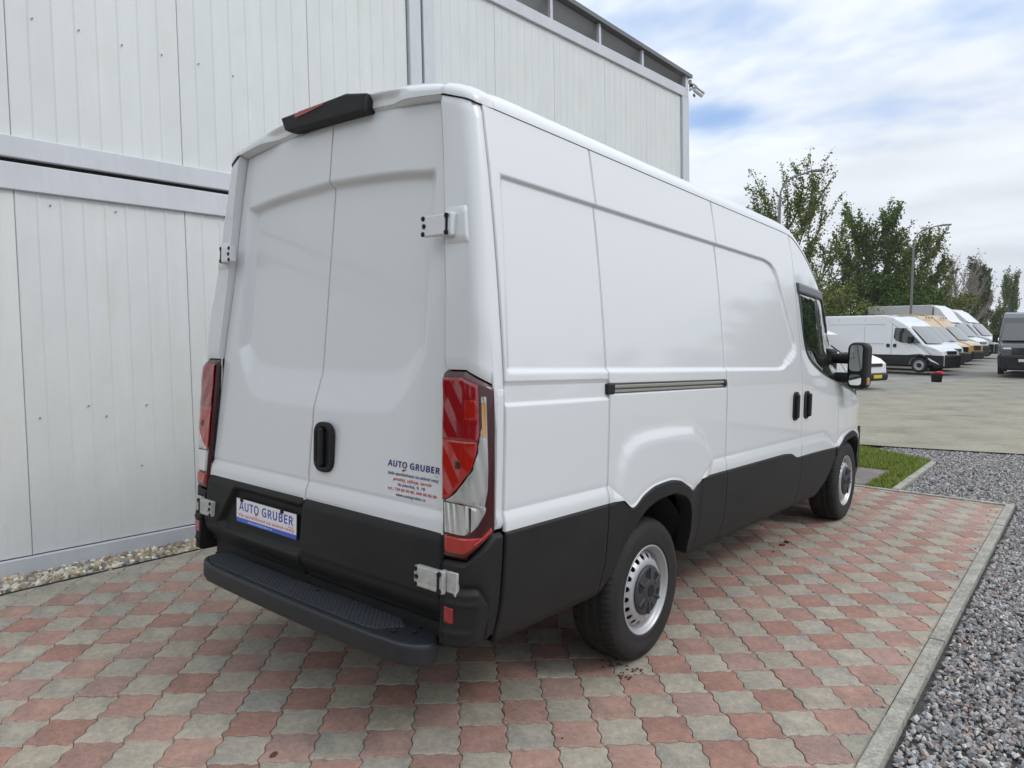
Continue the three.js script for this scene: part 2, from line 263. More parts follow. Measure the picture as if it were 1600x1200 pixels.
{
  const greys = [[0.31, 0.31, 0.315], [0.40, 0.395, 0.385], [0.23, 0.235, 0.25], [0.52, 0.51, 0.49], [0.40, 0.34, 0.30], [0.53, 0.52, 0.50], [0.28, 0.285, 0.30], [0.42, 0.325, 0.285], [0.34, 0.345, 0.33]];
  const put = (x0, x1, z0, z1, y) => (R) => { let x, z; do { x = mix(x0, x1, R()); z = mix(z0, z1, R()); } while (x < 2.085 && z > -5.19 && true || x < 1.09 && z > -7.5); return [x, y + 0.014 * R(), z]; };
  tag(part('gravel_bed', [flat(2.06, 9, 4, -9.2, 5, 6, -0.035, 0.6), flat(1.07, 2.06, 2, -9.2, -5.17, 3, -0.035, 0.6), flat(-4.5, 1.07, 2, -9.2, -7.4, 3, -0.042, 0.6)], std([0.11, 0.11, 0.11], 1, { map: rep(stoneTex, 1), bumpMap: rep(stoneTex, 1), bumpScale: 0.01 })), 'bed of grey gravel beside the paving', null, null, 'structure');
  stones('gravel', 'loose grey crushed stone lying beside the kerb', 82000, put(2.06, 5.2, -5.5, 2.2, -0.030), (R) => 0.0085 + 0.0115 * R() * R(), greys, 31, [0.55, 0.58], true);
  stones('gravel', 'loose grey crushed stone between the kerb and the concrete yard', 44000, put(0.2, 7.5, -9.0, -5.2, -0.030), (R) => 0.011 + 0.011 * R() * R(), greys, 37, [0.55, 0.58], true);
  stones('gravel', 'a few loose stones spilled over the kerb onto the paving', 160, (R) => { const e = R(); return [2.06 - 0.16 * e * e * e, 0.004, mix(-4.8, 1.6, R())]; }, (R) => 0.004 + 0.006 * R(), greys, 33, [0.5, 0.7], true);
  const tans = [[0.50, 0.42, 0.29], [0.62, 0.57, 0.48], [0.40, 0.30, 0.18], [0.70, 0.67, 0.60], [0.33, 0.27, 0.20], [0.45, 0.40, 0.33], [0.28, 0.26, 0.24]];
  tag(part('gravel_strip', flat(-2.95, -2.424, 2, -9, 5, 6, -0.03, 0.4), std([0.20, 0.17, 0.12], 1, { map: rep(stoneTex, 1) })), 'strip of pebbles along the foot of the wall', null, null, 'structure');
  stones('pebbles', 'tan and white pebbles along the foot of the white wall', 9000, (R) => [mix(-2.9, -2.432, R()), -0.022 + 0.03 * R(), mix(-2.0, 4.2, R())], (R) => 0.010 + 0.016 * R(), tans, 41, [0.65, 0.6]);
}
// lawn, slab in front of the lawn, concrete yard
{
  const lawn = [[-4.5, -5.18], [-4.5, -8.35], [-1.2, -8.35], [-0.1, -8.2], [0.45, -7.85], [0.99, -7.42], [0.99, -5.18], [0.76, -5.18], [0.78, -6.34], [-4.4, -6.34], [-4.4, -5.18]];
  const shp = (pts, y) => { const g = new THREE.ShapeGeometry(new THREE.Shape(pts.map((p) => new THREE.Vector2(p[0], -p[1])))); g.rotateX(-Math.PI / 2); g.translate(0, y, 0); return g; };
  tag(part('lawn', shp(lawn, 0.0), std([0.055, 0.062, 0.022], 1, { map: rep(stoneTex, 2) })), 'small patch of green lawn beyond the paving', null, null, 'structure');
  const slab = new THREE.Group(); slab.name = 'concrete_path'; scene.add(slab); tag(slab, 'reddish grey concrete slab between the paving and the lawn', null, null, 'structure');
  for (let i = 0; i < 3; i++) part('slab', mUV(rbox(1.71, 0.08, 1.13, 0.008, -0.10 - 1.72 * i, -0.03, -5.755)), std([0.265, 0.222, 0.208], 0.92, { map: rep(stoneTex, 0.9), bumpMap: rep(fineBump, 3), bumpScale: 0.001 }), slab);
  const R = rng(13), bl = new THREE.BufferGeometry();
  bl.setAttribute('position', new THREE.Float32BufferAttribute([-0.5, 0, 0, 0.5, 0, 0, -0.32, 0.55, 0.10, 0.34, 0.55, 0.10, 0.02, 1, 0.42], 3)); bl.setIndex([0, 1, 2, 1, 3, 2, 2, 3, 4]); bl.computeVertexNormals();
  const n = 52000, im = new THREE.InstancedMesh(bl, std([1, 1, 1], 0.75), n), q = new THREE.Quaternion(), e = new THREE.Euler(), mt = new THREE.Matrix4(), c = new THREE.Color();
  for (let i = 0; i < n; i++) {
    let x, z; do { x = mix(-2.6, 1.0, R()); z = mix(-8.4, -5.15, R()); } while (sdPoly(lawn, x, z) > 0.02);
    const cl = 0.5 + 0.9 * fbm(x * 2.1, 3, z * 2.1, 3), h = 0.022 + 0.038 * R() * (0.7 + cl);
    mt.compose(V(x, -0.004, z), q.setFromEuler(e.set((R() - 0.5) * 0.9, R() * 6.3, (R() - 0.5) * 0.9)), V(0.005 + 0.003 * R(), h, h)); im.setMatrixAt(i, mt);
    const y = R() < 0.12 ? 1 : 0, t = 0.75 + 0.5 * R(); im.setColorAt(i, c.setRGB((0.155 + 0.11 * y + 0.06 * cl) * t, (0.235 + 0.02 * y + 0.03 * cl) * t, 0.036 * t));
  }
  im.name = 'grass'; im.castShadow = im.receiveShadow = true; scene.add(im); tag(im, 'short green grass of the lawn beyond the paving', null, null, 'stuff');

  const yard = new THREE.Group(); yard.name = 'concrete_yard'; scene.add(yard); tag(yard, 'worn tan concrete yard beyond the gravel', null, null, 'structure');
  const tones = [[0.40, 0.37, 0.285], [0.385, 0.36, 0.282], [0.36, 0.34, 0.275], [0.33, 0.315, 0.265]];
  const nearZ = (x) => -8.55 - 0.28 * (x - 0.4), leftX = plin([[-70, 1.5], [-45, 0.5], [-30, -1.5], [-24, -2.3], [-17, -2.6], [-14, -4.2], [-11, -9], [-8, -9]]);
  const zr = [[null, -14.2], [-14.23, -20.0], [-20.03, -28.5], [-28.53, -60]];
  zr.forEach(([za, zb], i) => {
    const g = grid(lin(0, 1, 40), lin(0, 1, 24), (u, v) => {
      let x = mix(-9, 40, u * u * 0.4 + u * 0.6), z = mix(za ?? nearZ(Math.min(x, 14)), zb, v);
      x = Math.max(x, leftX(z) + 0.25 * N3(z * 1.3, 0, 4)); if (za === null && v === 0) z += 0.07 * N3(x * 2.4, 2, 0) + 0.05 * N3(x * 7, 5, 0);
      return [x, gy(x, z) + 0.006, z, x / 2.6, z / 2.6];
    });
    part('concrete_bay', g, std(tones[i], 0.92, { map: rep(concTex, 1), bumpMap: rep(stoneTex, 1.5), bumpScale: 0.003 }), yard);
  });
}
// ---------------------------------------------------------------- building on the left
const bld = thing('building', 'white two storey building of ribbed metal wall panels left of the van', 'building', [-2.72, 0, 1.01]);
bld.rotation.set(0.0049, -0.0562, 0.0296, 'YXZ');
{
  const wallTex = dataTex(512, (u, v, i, j) => { const m = tfbm(u, v, 4, 91, 5), n = tfbm(u, v, 40, 95, 3, 6); const b = 240 + 9 * m + 5 * n + 5 * (grainAt(i, j) - 0.5), s = ss(0.36, 0.6, tfbm(u, v, 11, 99, 4)); return [b - 3 * s, b - 3 * s, b - 6 * s]; });
  const wm = [[0.715, 0.738, 0.722], [0.705, 0.73, 0.718], [0.725, 0.745, 0.726]].map((c) => std(c, 0.5, { map: rep(wallTex, 0.4) }));
  const trim = std([0.62, 0.638, 0.675], 0.45, { map: rep(wallTex, 1) });
  // one cassette panel: shallow ribs, 13 cm apart, standing edges folded back
  const panelGeo = (w, h) => {
    const prof = [[-w / 2 + 0.0015, -0.03], [-w / 2 + 0.0015, -0.004], [-w / 2 + 0.005, 0]], n = Math.round(w / 0.13), p = w / n;
    for (let i = 0; i < n; i++) { const c = -w / 2 + (i + 0.5) * p; if (i) prof.push([c - p / 2 - 0.004, 0]); prof.push([c - p / 2 + 0.012, i ? -0.0045 : 0], [c + p / 2 - 0.016, i < n - 1 ? -0.0045 : 0]); if (i < n - 1) prof.push([c + p / 2 - 0.006, 0]); }
    prof.push([w / 2 - 0.005, 0], [w / 2 - 0.0015, -0.004], [w / 2 - 0.0015, -0.03]);
    const P = [], U = [], I = []; prof.forEach(([z, x], i) => { P.push(x, 0, -z, x, h, -z); U.push(z, 0, z, h); if (i < prof.length - 1) I.push(2 * i, 2 * i + 2, 2 * i + 1, 2 * i + 1, 2 * i + 2, 2 * i + 3); });
    let g = new THREE.BufferGeometry(); g.setAttribute('position', new THREE.Float32BufferAttribute(P, 3)); g.setAttribute('uv', new THREE.Float32BufferAttribute(U, 2)); g.setIndex(I); g = g.toNonIndexed(); g.computeVertexNormals(); return g;
  };
  const leftJ = [3.74, 2.66, 1.58, 0.5, -0.58, -1.68, -2.77], rightJ = [-3.11, -4.0, -5.02, -6.06, -7.06, -8.02];
  const R = rng(3);
  for (const J of [leftJ, rightJ]) for (let i = 0; i < J.length - 1; i++) for (const [y0, y1] of [[0.12, 2.50], [2.845, 5.19]]) {
    const m = part('wall_panel', panelGeo(J[i] - J[i + 1], y1 - y0), wm[(R() * 3) | 0], bld); m.position.set(0, y0, (J[i] + J[i + 1]) / 2);
  }
  for (const [za, zb] of [[3.74, -2.90], [-2.904, -8.22]]) {
    const L = za - zb, zc = (za + zb) / 2;
    part('base_rail', mUV(rbox(0.05, 0.112, L, 0.006, 0.004, 0.056, zc)), trim, bld);
    part('floor_beam', mUV(rbox(0.055, 0.175, L, 0.008, 0.0, 2.588, zc)), trim, bld);
    part('floor_beam', mUV(rbox(0.055, 0.14, L, 0.008, 0.004, 2.775, zc)), trim, bld);
    part('eaves_beam', mUV(rbox(0.06, 0.14, L, 0.008, 0.0, 5.262, zc)), trim, bld);
  }
  part('beam_gap', box(0.03, 0.05, 11.9, -0.02, 2.69, -2.25), M.gap, bld);
  for (const z of [-2.855, -3.03]) part('column', mUV(rbox(0.06, 2.35, 0.145, 0.008, 0.006, 4.02, z)), trim, bld);
  part('column_gap', box(0.03, 2.3, 0.05, -0.005, 4.02, -2.942), std([0.18, 0.18, 0.19], 0.7), bld);
  for (const z of [-2.855, -3.03]) part('column', mUV(rbox(0.06, 2.38, 0.145, 0.008, 0.006, 1.31, z)), trim, bld);
  for (const [y0, y1] of [[0.115, 2.498], [2.847, 5.19]]) part('corner_post', mUV(rbox(0.2, y1 - y0, 0.19, 0.01, -0.062, (y0 + y1) / 2, -8.122)), trim, bld);
  part('wall_core', box(6, 5.1, 11.8, -3.06, 2.6, -2.24), std([0.45, 0.44, 0.42], 0.8), bld);
  // open loft under the roof: short posts, dark back, sloping sheet roof
  const ry = (z) => 5.50 + 0.042 * (z + 8.4);
  for (const z of [-4.0, -4.97, -5.95, -6.96]) part('roof_post', box(0.035, ry(z) - 5.33 - 0.01, 0.045, -0.0, (ry(z) + 5.32) / 2, z), trim, bld);
  part('roof_post', box(0.06, 0.2, 0.08, -0.0, 5.42, -8.17), trim, bld);
  part('loft_wall', box(0.1, 0.62, 11.6, -1.3, 5.5, -2.2), std([0.16, 0.12, 0.09], 0.9), bld);
  part('loft_floor', box(3, 0.02, 11.7, -1.53, 5.305, -2.22), std([0.12, 0.10, 0.085], 0.9), bld);
  const rp = []; { const c = 68; for (let i = 0; i <= c; i++) { const z = mix(3.9, -8.27, i / c); rp.push(z); } }
  part('loft_sheet', grid([0, 1], rp, (u, z, i, j) => [-0.16 + 0.12 * u, mix(5.385, ry(z) - 0.004, u) , z + (j & 1 ? 0 : 0)]), std([0.30, 0.30, 0.30], 0.7), bld);
  const top = grid([-3.2, -1.6, 0.045], rp, (x, z, i, j) => [x, ry(z) + 0.03 + (j & 1 ? 0.022 : 0), z]);
  const und = grid([-3.2, -1.6, 0.045], rp, (x, z, i, j) => [x, ry(z) + (j & 1 ? 0.006 : 0), z], true);
  part('roof', [top, und, grid([0, 1], rp, (u, z, i, j) => [0.045, ry(z) + (u ? 0.03 + (j & 1 ? 0.022 : 0) : (j & 1 ? 0.006 : 0)), z])], std([0.20, 0.20, 0.205], 0.55, { metalness: 0.3 }), bld);
  part('roof_edge', box(0.012, 0.055, 12.2, 0.058, 0, 0).applyMatrix4(new THREE.Matrix4().makeRotationX(-Math.atan(0.042))).translate(0, ry(-2.19) + 0.02, -2.19), std([0.13, 0.13, 0.135], 0.5), bld);
  const sc = []; for (let i = 0; i < 7; i++) sc.push(cyl(0.0055, 0.006, 0, 0, 0, 8).rotateZ(Math.PI / 2).translate(0.004, 3.62 + 0.01 * (i % 3), 0.62 - i * 0.27));
  for (const [y, z] of [[1.02, 0.42], [1.08, 0.13], [1.0, 0.02], [1.06, -0.25], [0.62, -0.2], [2.43, 0.3], [2.44, -0.1]]) sc.push(cyl(0.0055, 0.006, 0, 0, 0, 8).rotateZ(Math.PI / 2).translate(0.003, y, z));
  part('screw_head', sc, std([0.18, 0.17, 0.16], 0.6), bld, 'stuff');
}
// security cameras hanging on the corner of the building
{
  const wm = phys([0.66, 0.66, 0.65], 0.4), mk = (label, p, turn, tilt) => {
    const t = thing('security_camera', label, 'security camera', p, turn, 'cameras on the building corner');
    part('bracket', [cyl(0.04, 0.02, 0, 0, 0, 14).rotateX(Math.PI / 2), tube([[0, 0, 0], [0, -0.01, -0.06], [0, -0.03, -0.1]], 0.014, 8, 8)], wm, t);
    part('housing', [cyl(0.042, 0.2, 0, 0, 0, 18).rotateX(Math.PI / 2 + tilt).translate(0, -0.06, -0.17), box(0.1, 0.008, 0.24).rotateX(tilt).translate(0, -0.012, -0.18)], wm, t);
    part('lens', cyl(0.034, 0.012, 0, 0.105, 0, 16).rotateX(-Math.PI / 2 - tilt + Math.PI).translate(0, -0.06, -0.17), M.glossBlack, t); t.scale.setScalar(0.8);
  };
  mk('white bullet camera under the roof edge, upper of the two on the corner', [-2.40, 5.50, -7.24], 0.1, 0.05);
  mk('white bullet camera pointing steeply down, lower of the two on the corner', [-2.39, 5.39, -7.24], -0.7, -0.55);
}
// ---------------------------------------------------------------- the white van
// van frame: origin on the ground under the rear axle, +x its right side, -z forward; the unladen body sits 1.5 degrees nose down
const van = thing('panel_van', 'large white high roof panel van with black lower cladding, nearest the camera', 'van');
van.rotation.x = -0.027;
{
  const prof = pchip([[0.36, 0.935], [0.45, 0.955], [0.6, 0.988], [0.85, 1.0], [1.1, 1.001], [1.3, 0.999], [1.42, 0.990], [1.79, 0.948], [2.09, 0.906], [2.375, 0.857]]);
  const yTop = pchip([[-4.52, 0.86], [-4.42, 0.98], [-4.3, 1.09], [-4.1, 1.21], [-3.9, 1.31], [-3.75, 1.44], [-3.58, 1.60], [-3.3, 1.83], [-3.07, 1.98], [-2.84, 2.11], [-2.55, 2.26], [-2.35, 2.33], [-2.15, 2.37], [-2.0, 2.375]]);
  const tapK = pchip([[0, 0], [0.1, 0.006], [0.6, 0.045], [0.8, 0.066], [1.0, 0.11], [1.3, 0.175], [1.6, 0.19]]);
  const taper = (z, y) => { const d = Math.max(0, -3.35 - z), k = clamp(-2.1 - z, 0, 1.6); return 0.214 * d * d + tapK(k) * ss(1.15, 1.65, y); };
  const yArch = pchip([[-4.05, 0.42], [-3.97, 0.47], [-3.9, 0.66], [-3.72, 0.79], [-3.48, 0.835], [-3.23, 0.81], [-3.1, 0.77], [-2.97, 0.69], [-2.86, 0.585], [-2.74, 0.485], [-2.6, 0.43], [-2.4, 0.435],
    [-0.42, 0.437], [-0.385, 0.455], [-0.372, 0.54], [-0.357, 0.666], [-0.322, 0.729], [-0.247, 0.777], [-0.12, 0.806], [-0.007, 0.802], [0.116, 0.778], [0.2, 0.737], [0.284, 0.66], [0.35, 0.556], [0.41, 0.47], [0.46, 0.436], [0.55, 0.432], [1.3, 0.432]]);
  const yClad = pchip([[-4.52, 0.62], [-4.1, 0.64], [-3.95, 0.72], [-3.65, 0.85], [-3.43, 0.893], [-3.2, 0.862], [-3.03, 0.785], [-2.9, 0.79], [-2.212, 0.80], [-2.05, 0.80], [-1.9, 0.838], [-1.7, 0.85], [-0.6, 0.85], [-0.46, 0.844], [-0.37, 0.795], [-0.3, 0.825], [-0.192, 0.868], [-0.081, 0.882], [0.048, 0.876], [0.168, 0.846], [0.265, 0.802], [0.35, 0.846], [0.5, 0.848], [1.3, 0.85]]);
  const yCrease = pchip([[-4.52, 0.80], [-3.9, 0.86], [-3.43, 0.905], [-3.15, 0.875], [-3.0, 0.81], [-2.85, 0.87], [-2.65, 0.925], [-0.66, 0.922], [-0.5, 0.868], [-0.40, 0.812], [-0.3, 0.835], [-0.192, 0.876], [-0.081, 0.889], [0.048, 0.883], [0.168, 0.854], [0.27, 0.812], [0.36, 0.862], [0.45, 0.918], [1.3, 0.918]]);
  const recess = [[1.085, 2.128], [-1.56, 2.128], [-1.68, 2.112], [-1.76, 2.06], [-2.015, 1.60], [-2.0, 1.535], [-1.76, 1.43], [-1.68, 1.418], [1.125, 1.418]];
  const blister = [[0.40, 0.85], [0.375, 0.98], [0.34, 1.06], [0.25, 1.108], [0.12, 1.124], [-0.13, 1.128], [-0.36, 1.116], [-0.48, 1.067], [-0.56, 0.99], [-0.62, 0.915], [-0.5, 0.8], [0.3, 0.7]];
  const groove = (v, c, w) => Math.max(0, 1 - Math.abs(v - c) / w);
  const disp = (z, y) => {
    let d = 0;
    if (y > 1.38) d -= 0.014 * ss(0.007, -0.007, sdPoly(recess, z, y));
    if (z > 0.455) { d -= 0.009 * ss(1.292, 1.304, y) * ss(1.375, 1.366, y); d -= 0.006 * groove(y, 1.375, 0.006); }
    else if (z > -0.8) d -= 0.034 * ss(1.314, 1.320, y) * ss(1.362, 1.356, y);
    if (y < 1.2 && z > -0.7 && z < 0.46) d += 0.020 * ss(0.022, -0.045, sdPoly(blister, z, y));
    const yc = yCrease(z); d += 0.011 * ss(yc + 0.002, yc - 0.05, y) * ss(1.2, 1.0, y); d -= 0.003 * groove(y, yc, 0.008);
    if (z < -2.9) d += 0.014 * ss(1.16, 1.08, y) * ss(-2.95, -3.2, z);              // swell of the front wing
    return d;
  };
  const X = (z, y) => prof(y) - taper(z, y);
  const zCols = (a, b, st) => lin(a, b, Math.max(2, Math.ceil(Math.abs(b - a) / st)));
  // a skin panel of one side between z = a (rear) and b (front); rows follow the guide curves; edges roll inward
  function skin(side, a, b, curves, ns, off, st = 0.012, edges = [1, 1, 0, 0], dp = disp) {
    const zs = zCols(a, b, st); if (edges[0]) zs.unshift(a); if (edges[1]) zs.push(b);
    const nz = zs.length, rows = []; curves.forEach((c, i) => { if (!i) rows.push([0, 0]); else for (let k = 1; k <= ns[i - 1]; k++) rows.push([i - 1, k / ns[i - 1]]); });
    if (edges[2]) rows.unshift([0, 0]); if (edges[3]) rows.push(rows[rows.length - 1]);
    const nr = rows.length, cv = curves.map((c) => typeof c === 'number' ? () => c : c);
    return grid(zs, rows, (z, [k, t], i, j) => {
      const y = k + 1 < cv.length ? mix(cv[k](z), cv[k + 1](z), t) : cv[k](z);
      let x = X(z, y) + dp(z, y) + (typeof off === 'function' ? off(z, y) : off);
      if ((edges[0] && i === 0) || (edges[1] && i === nz - 1)) x -= 0.014;
      if (edges[2] && j === 0) x -= edges[2]; if (edges[3] && j === nr - 1) x -= edges[3];
      return [side * x, y, z, z, y];
    }, side < 0);
  }
  const cp = (z) => yCrease(z) + 0.006, cm = (z) => yCrease(z) - 0.004, cl = (z) => yClad(z) - 0.004;
  const WC = [cl, cm, cp, 1.16, 1.285, 1.312, 1.324, 1.352, 1.364, 1.385, 1.45, 2.09, 2.155, 2.374], WN = [5, 2, 14, 6, 5, 4, 3, 4, 5, 9, 26, 11, 9];
  const cladOff = (z, y) => { const t = yClad(z) - y; return 0.003 + 0.012 * ss(-0.002, 0.014, t); };
  const noD = () => 0;
  const CL = (a, b, side, st) => skin(side, a, b, [yArch, (z) => mix(yArch(z), yClad(z), 0.5), (z) => yClad(z) - 0.02, yClad], [7, 7, 5], cladOff, st, [1, 1, 0.055, 0.01], noD);
  for (const side of [1, -1]) {
    const st = side > 0 ? 0.012 : 0.05, r = side > 0;
    const q = part('rear_quarter_panel', skin(side, 1.1475, 0.4575, WC, WN, 0, st), M.white, van);
    part('cladding', CL(1.145, 0.462, side, st), M.black, q);
    const mid = part('side_panel', skin(side, 0.4525, -0.7975, WC, WN, 0, st), M.white, van);
    part('wheel_arch_cladding', skin(side, 0.456, -0.469, [yArch, (z) => mix(yArch(z), yClad(z), 0.5), (z) => yClad(z) - 0.02, yClad], [7, 7, 5], (z, y) => cladOff(z, y) + 0.012 * ss(0.40, 0.25, Math.abs(z + 0.05)), side > 0 ? 0.006 : 0.03, [1, 1, 0.07, 0.01], noD), M.black, mid);
    part('cladding', CL(-0.472, -0.797, side, st), M.black, mid);
    if (r) {
      part('door_rail', [rbox(0.02, 0.014, 1.22, 0.003, 0.986, 1.347, -0.182), rbox(0.016, 0.011, 1.22, 0.003, 0.984, 1.327, -0.182), box(0.004, 0.06, 1.24, 0.97, 1.34, -0.182)], M.rail, mid);
      pieces('rail_cap', [rbox(0.026, 0.046, 0.06, 0.006, 0.991, 1.338, 0.448), rbox(0.022, 0.03, 0.035, 0.005, 0.989, 1.340, -0.774)], M.black, mid);
    }
    const sd = part(r ? 'sliding_door' : 'side_panel', skin(side, -0.8025, -2.1275, WC, WN, 0, st), M.white, van);
    part('cladding', CL(-0.803, -2.127, side, st), M.black, sd);
    // cab: door below the waistline, frame and panes, roof side
    const waist = pchip([[-4.6, 1.0], [-3.6, 1.20], [-3.07, 1.303], [-2.75, 1.36], [-2.51, 1.42], [-2.36, 1.475], [-2.27, 1.535], [-2.225, 1.62], [-2.2, 1.80], [-2.185, 2.02], [-2.12, 2.03]]);
    const wTop = (z) => Math.min(2.022, yTop(z) - 0.045);
    const cd = part('cab_door', skin(side, -2.1325, -3.035, [cl, cm, cp, 1.1, (z) => Math.min(1.2, waist(z) - 0.01), waist], [5, 2, 14, 6, 16], 0, st), M.white, van);
    part('cladding', CL(-2.133, -2.995, side, st), M.black, cd);
    const wing = part('front_wing', skin(side, -3.04, -4.5, [cl, cm, cp, (z) => Math.min(1.0, yTop(z) - 0.02), (z) => Math.min(waist(z), yTop(z) - 0.005)], [5, 2, 8, 12], 0, st), M.white, van);
    part('wheel_arch_cladding', skin(side, -2.998, -4.06, [yArch, (z) => mix(yArch(z), yClad(z), 0.5), yClad], [7, 10], (z, y) => cladOff(z, y) + 0.01, side > 0 ? 0.008 : 0.03, [1, 1, 0.06, 0.01], noD), M.black, wing);
    part('cab_side', skin(side, -2.1325, -3.95, [wTop, (z) => yTop(z) - 0.004], [14], 0, st, [1, 0, 0, 0], noD), M.white, van);
    const fr = part('window_frame', skin(side, -2.168, -3.7, [(z) => Math.min(waist(z), wTop(z) - 0.01), wTop], [24], (z) => 0.004, st, [1, 0, 0.02, 0.02], noD), M.glossBlack, cd);
    part('window_visor', skin(side, -2.165, -3.32, [(z) => wTop(z) - 0.055, (z) => wTop(z) + 0.012], [5], (z, y) => 0.02, st, [1, 1, 0.015, 0.03], noD), std([0.115, 0.115, 0.125], 0.35), cd);
    pieces('window', [skin(side, -2.205, -2.665, [(z) => Math.max(waist(z), waist(z)) + 0.012, (z) => wTop(z) - 0.06], [20], 0.0075, st, [1, 1, 0.006, 0.006], noD),
      skin(side, -2.745, -3.25, [(z) => Math.max(waist(z) + 0.02, 1.52), (z) => Math.max(1.54, wTop(z) - 0.05)], [16], 0.0075, st, [1, 1, 0.006, 0.006], noD)], M.glass, cd);
    // handles
    const hz = r ? [[sd, -1.985], [cd, -2.222]] : [[cd, -2.222]];
    for (const [pr, z] of hz) {
      const x = 1.0, g = [extr(rrect(0.125, 0.20, 0.045, 6), 0.008, 0.004).rotateY(Math.PI / 2).translate(x - 0.004, 1.158, z), rbox(0.03, 0.168, 0.042, 0.012, x + 0.017, 1.158, z + (z < -2.1 ? -0.014 : 0.014), 3)];
      part('handle', g.map((k) => side < 0 ? k.rotateY(Math.PI).translate(0, 0, 2 * z) : k), M.black, pr);
    }
  }
  // dark lining behind the skin: no light through the panel gaps
  const lining = (side) => grid(zCols(1.13, -3.2, 0.06), seq(0.62, 12, 2.36), (z, y) => [side * (X(z, y) - 0.055), Math.min(y, yTop(z) - 0.02), z], side < 0);
  part('inner_lining', [box(1.2, 0.02, 4.0, 0, 0.60, -1.0), box(1.56, 1.0, 0.02, 0, 1.12, 1.12), box(1.3, 0.88, 0.02, 0, 1.98, 1.06)], M.dark, van);
  for (const s of [1, -1]) part('inner_lining', skin(s, 1.13, -3.05, [(z) => Math.max(0.60, yArch(z) + 0.03), (z) => Math.min(2.34, yTop(z) - 0.03)], [16], -0.06, 0.05, [0, 0, 0, 0], noD), M.dark, van);

  // roof: crowned sheet between the two seams, rounded down to the rear
  const crown = (z) => [0.10 * mix(0.35, 1, ss(-3.2, -2.2, z)), 0.105 * mix(0.8, 1, ss(-3.6, -2.2, z))];
  const roofY = (z, w) => { const [h1, h2] = crown(z); const a = Math.abs(w); return yTop(z) + 0.001 + h1 * Math.sqrt(Math.max(0, 1 - a ** 9)) + h2 * (1 - a * a); };
  const ws = (n) => lin(-1, 1, n).map((t) => Math.sign(t) * (1 - (1 - Math.abs(t)) ** 1.8));
  const seamX = (z) => X(z, Math.min(2.376, yTop(z)));
  const rz = [...lin(1.09, 1.0, 3), ...zCols(0.98, -2.2, 0.08), ...zCols(-2.23, -3.06, 0.03)];
  const roof = part('roof', grid(ws(70), rz, (w, z) => [w * (seamX(z) + 0.003), roofY(z, w) - 0.012 * ss(0.9, 1.09, z) ** 2 * (1 - w ** 10), z], false), M.white, van);
  const dTop = (x) => 2.464 - 0.046 * (x / 0.7) ** 2;
  const zr = (y) => 1.27 - 0.07 * (y - 0.9);                        // rear door plane
  const zp = (y) => 1.285 - 0.048 * (y - 0.9);                      // rear face of the corner pillars
  const xe = pchip([[0.44, 0.862], [0.615, 0.856], [0.776, 0.846], [1.136, 0.818], [1.414, 0.80], [1.832, 0.768], [2.19, 0.733], [2.415, 0.703]]);
  // path round a rear corner: s = 0 at the door edge, 1 at the side seam
  const cornerP = (s, y, off = 0) => {
    const xa = xe(y) + 0.004, Xs = prof(y), zA = zp(y), zB = 1.152, kr = ss(1.42, 1.62, y), rx = Math.min(mix(0.085, 0.058, kr), (Xs - xa) * 0.75), rzz = Math.min(mix(0.085, 0.055, kr), zA - zB - 0.004);
    const l1 = Xs - rx - xa, l2 = 1.35 * rx, l3 = Math.max(0.004, zA - rzz - zB), T = l1 + l2 + l3, d = s * T; let x, z, nx, nz;
    if (d < l1) { x = xa + d; z = zA; nx = 0; nz = 1; } else if (d < l1 + l2) { const a = (d - l1) / l2 * Math.PI / 2; x = Xs - rx + rx * Math.sin(a); z = zA - rzz + rzz * Math.cos(a); nx = Math.sin(a); nz = Math.cos(a); } else { x = Xs; z = zA - rzz - (d - l1 - l2); nx = 1; nz = 0; }
    return [x + nx * off, y, z + nz * off, T];
  };
  // moulded cap closing the roof to the rear: hollowed over the doors beside the brake light
  const capW = [...lin(-1, -0.82, 22), ...lin(-0.80, 0.80, 84), ...lin(0.82, 1, 22)];
  part('roof_end_cap', grid(capW, lin(0, 1, 26), (w, t) => {
    const a = Math.abs(w), sg = Math.sign(w) || 1, k = clamp((a - 0.82) / 0.18), x0 = a * 0.857, T = [a * 0.860, roofY(1.09, w) - 0.012 * (1 - w ** 10), 1.088];
    let B; if (a <= 0.82) B = [x0, dTop(x0) + 0.010, zp(2.4) - 0.004]; else { const p = cornerP(k, 2.374), q = mix(dTop(0.70) + 0.010, 2.376, Math.min(1, k * 1.15)); B = [p[0], q, p[2]]; }
    const C = [B[0], T[1] - 0.003, B[2] + 0.003], u = 1 - t, P = [0, 1, 2].map((i) => u * u * T[i] + 2 * u * t * C[i] + t * t * B[i]);
    const hol = ss(0.52, 0.40, x0) * ss(0.60, 0.86, t + 0.10 * ss(0.30, 0.44, x0) * 0);
    return [sg * P[0], P[1], P[2] - 0.030 * hol];
  }, true), M.white, roof);
  part('roof_end_lip', grid(lin(-0.70, 0.70, 40), [0, 1], (x, k) => [x, dTop(x) + 0.0095 - 0.012 * k, mix(zp(2.4) - 0.006, 1.163, k) - 0.030 * (1 - k) * ss(0.52, 0.40, Math.abs(x))]), M.white, roof);
  part('front_roof_cap', grid(ws(30), zCols(-3.055, -3.1, 0.02), (w, z) => [w * (seamX(z) + 0.003), roofY(z, w), z]), M.black, roof);
  pieces('roof_seam', [1, -1].map((s) => grid(zCols(1.19, -2.1, 0.1), [0, 1, 2], (z, k) => [s * (X(z, 2.374) - [0.002, 0.016, 0.004][k]), 2.3732 + k * 0.0016, z], s < 0)), std(0.12, 0.8), roof);
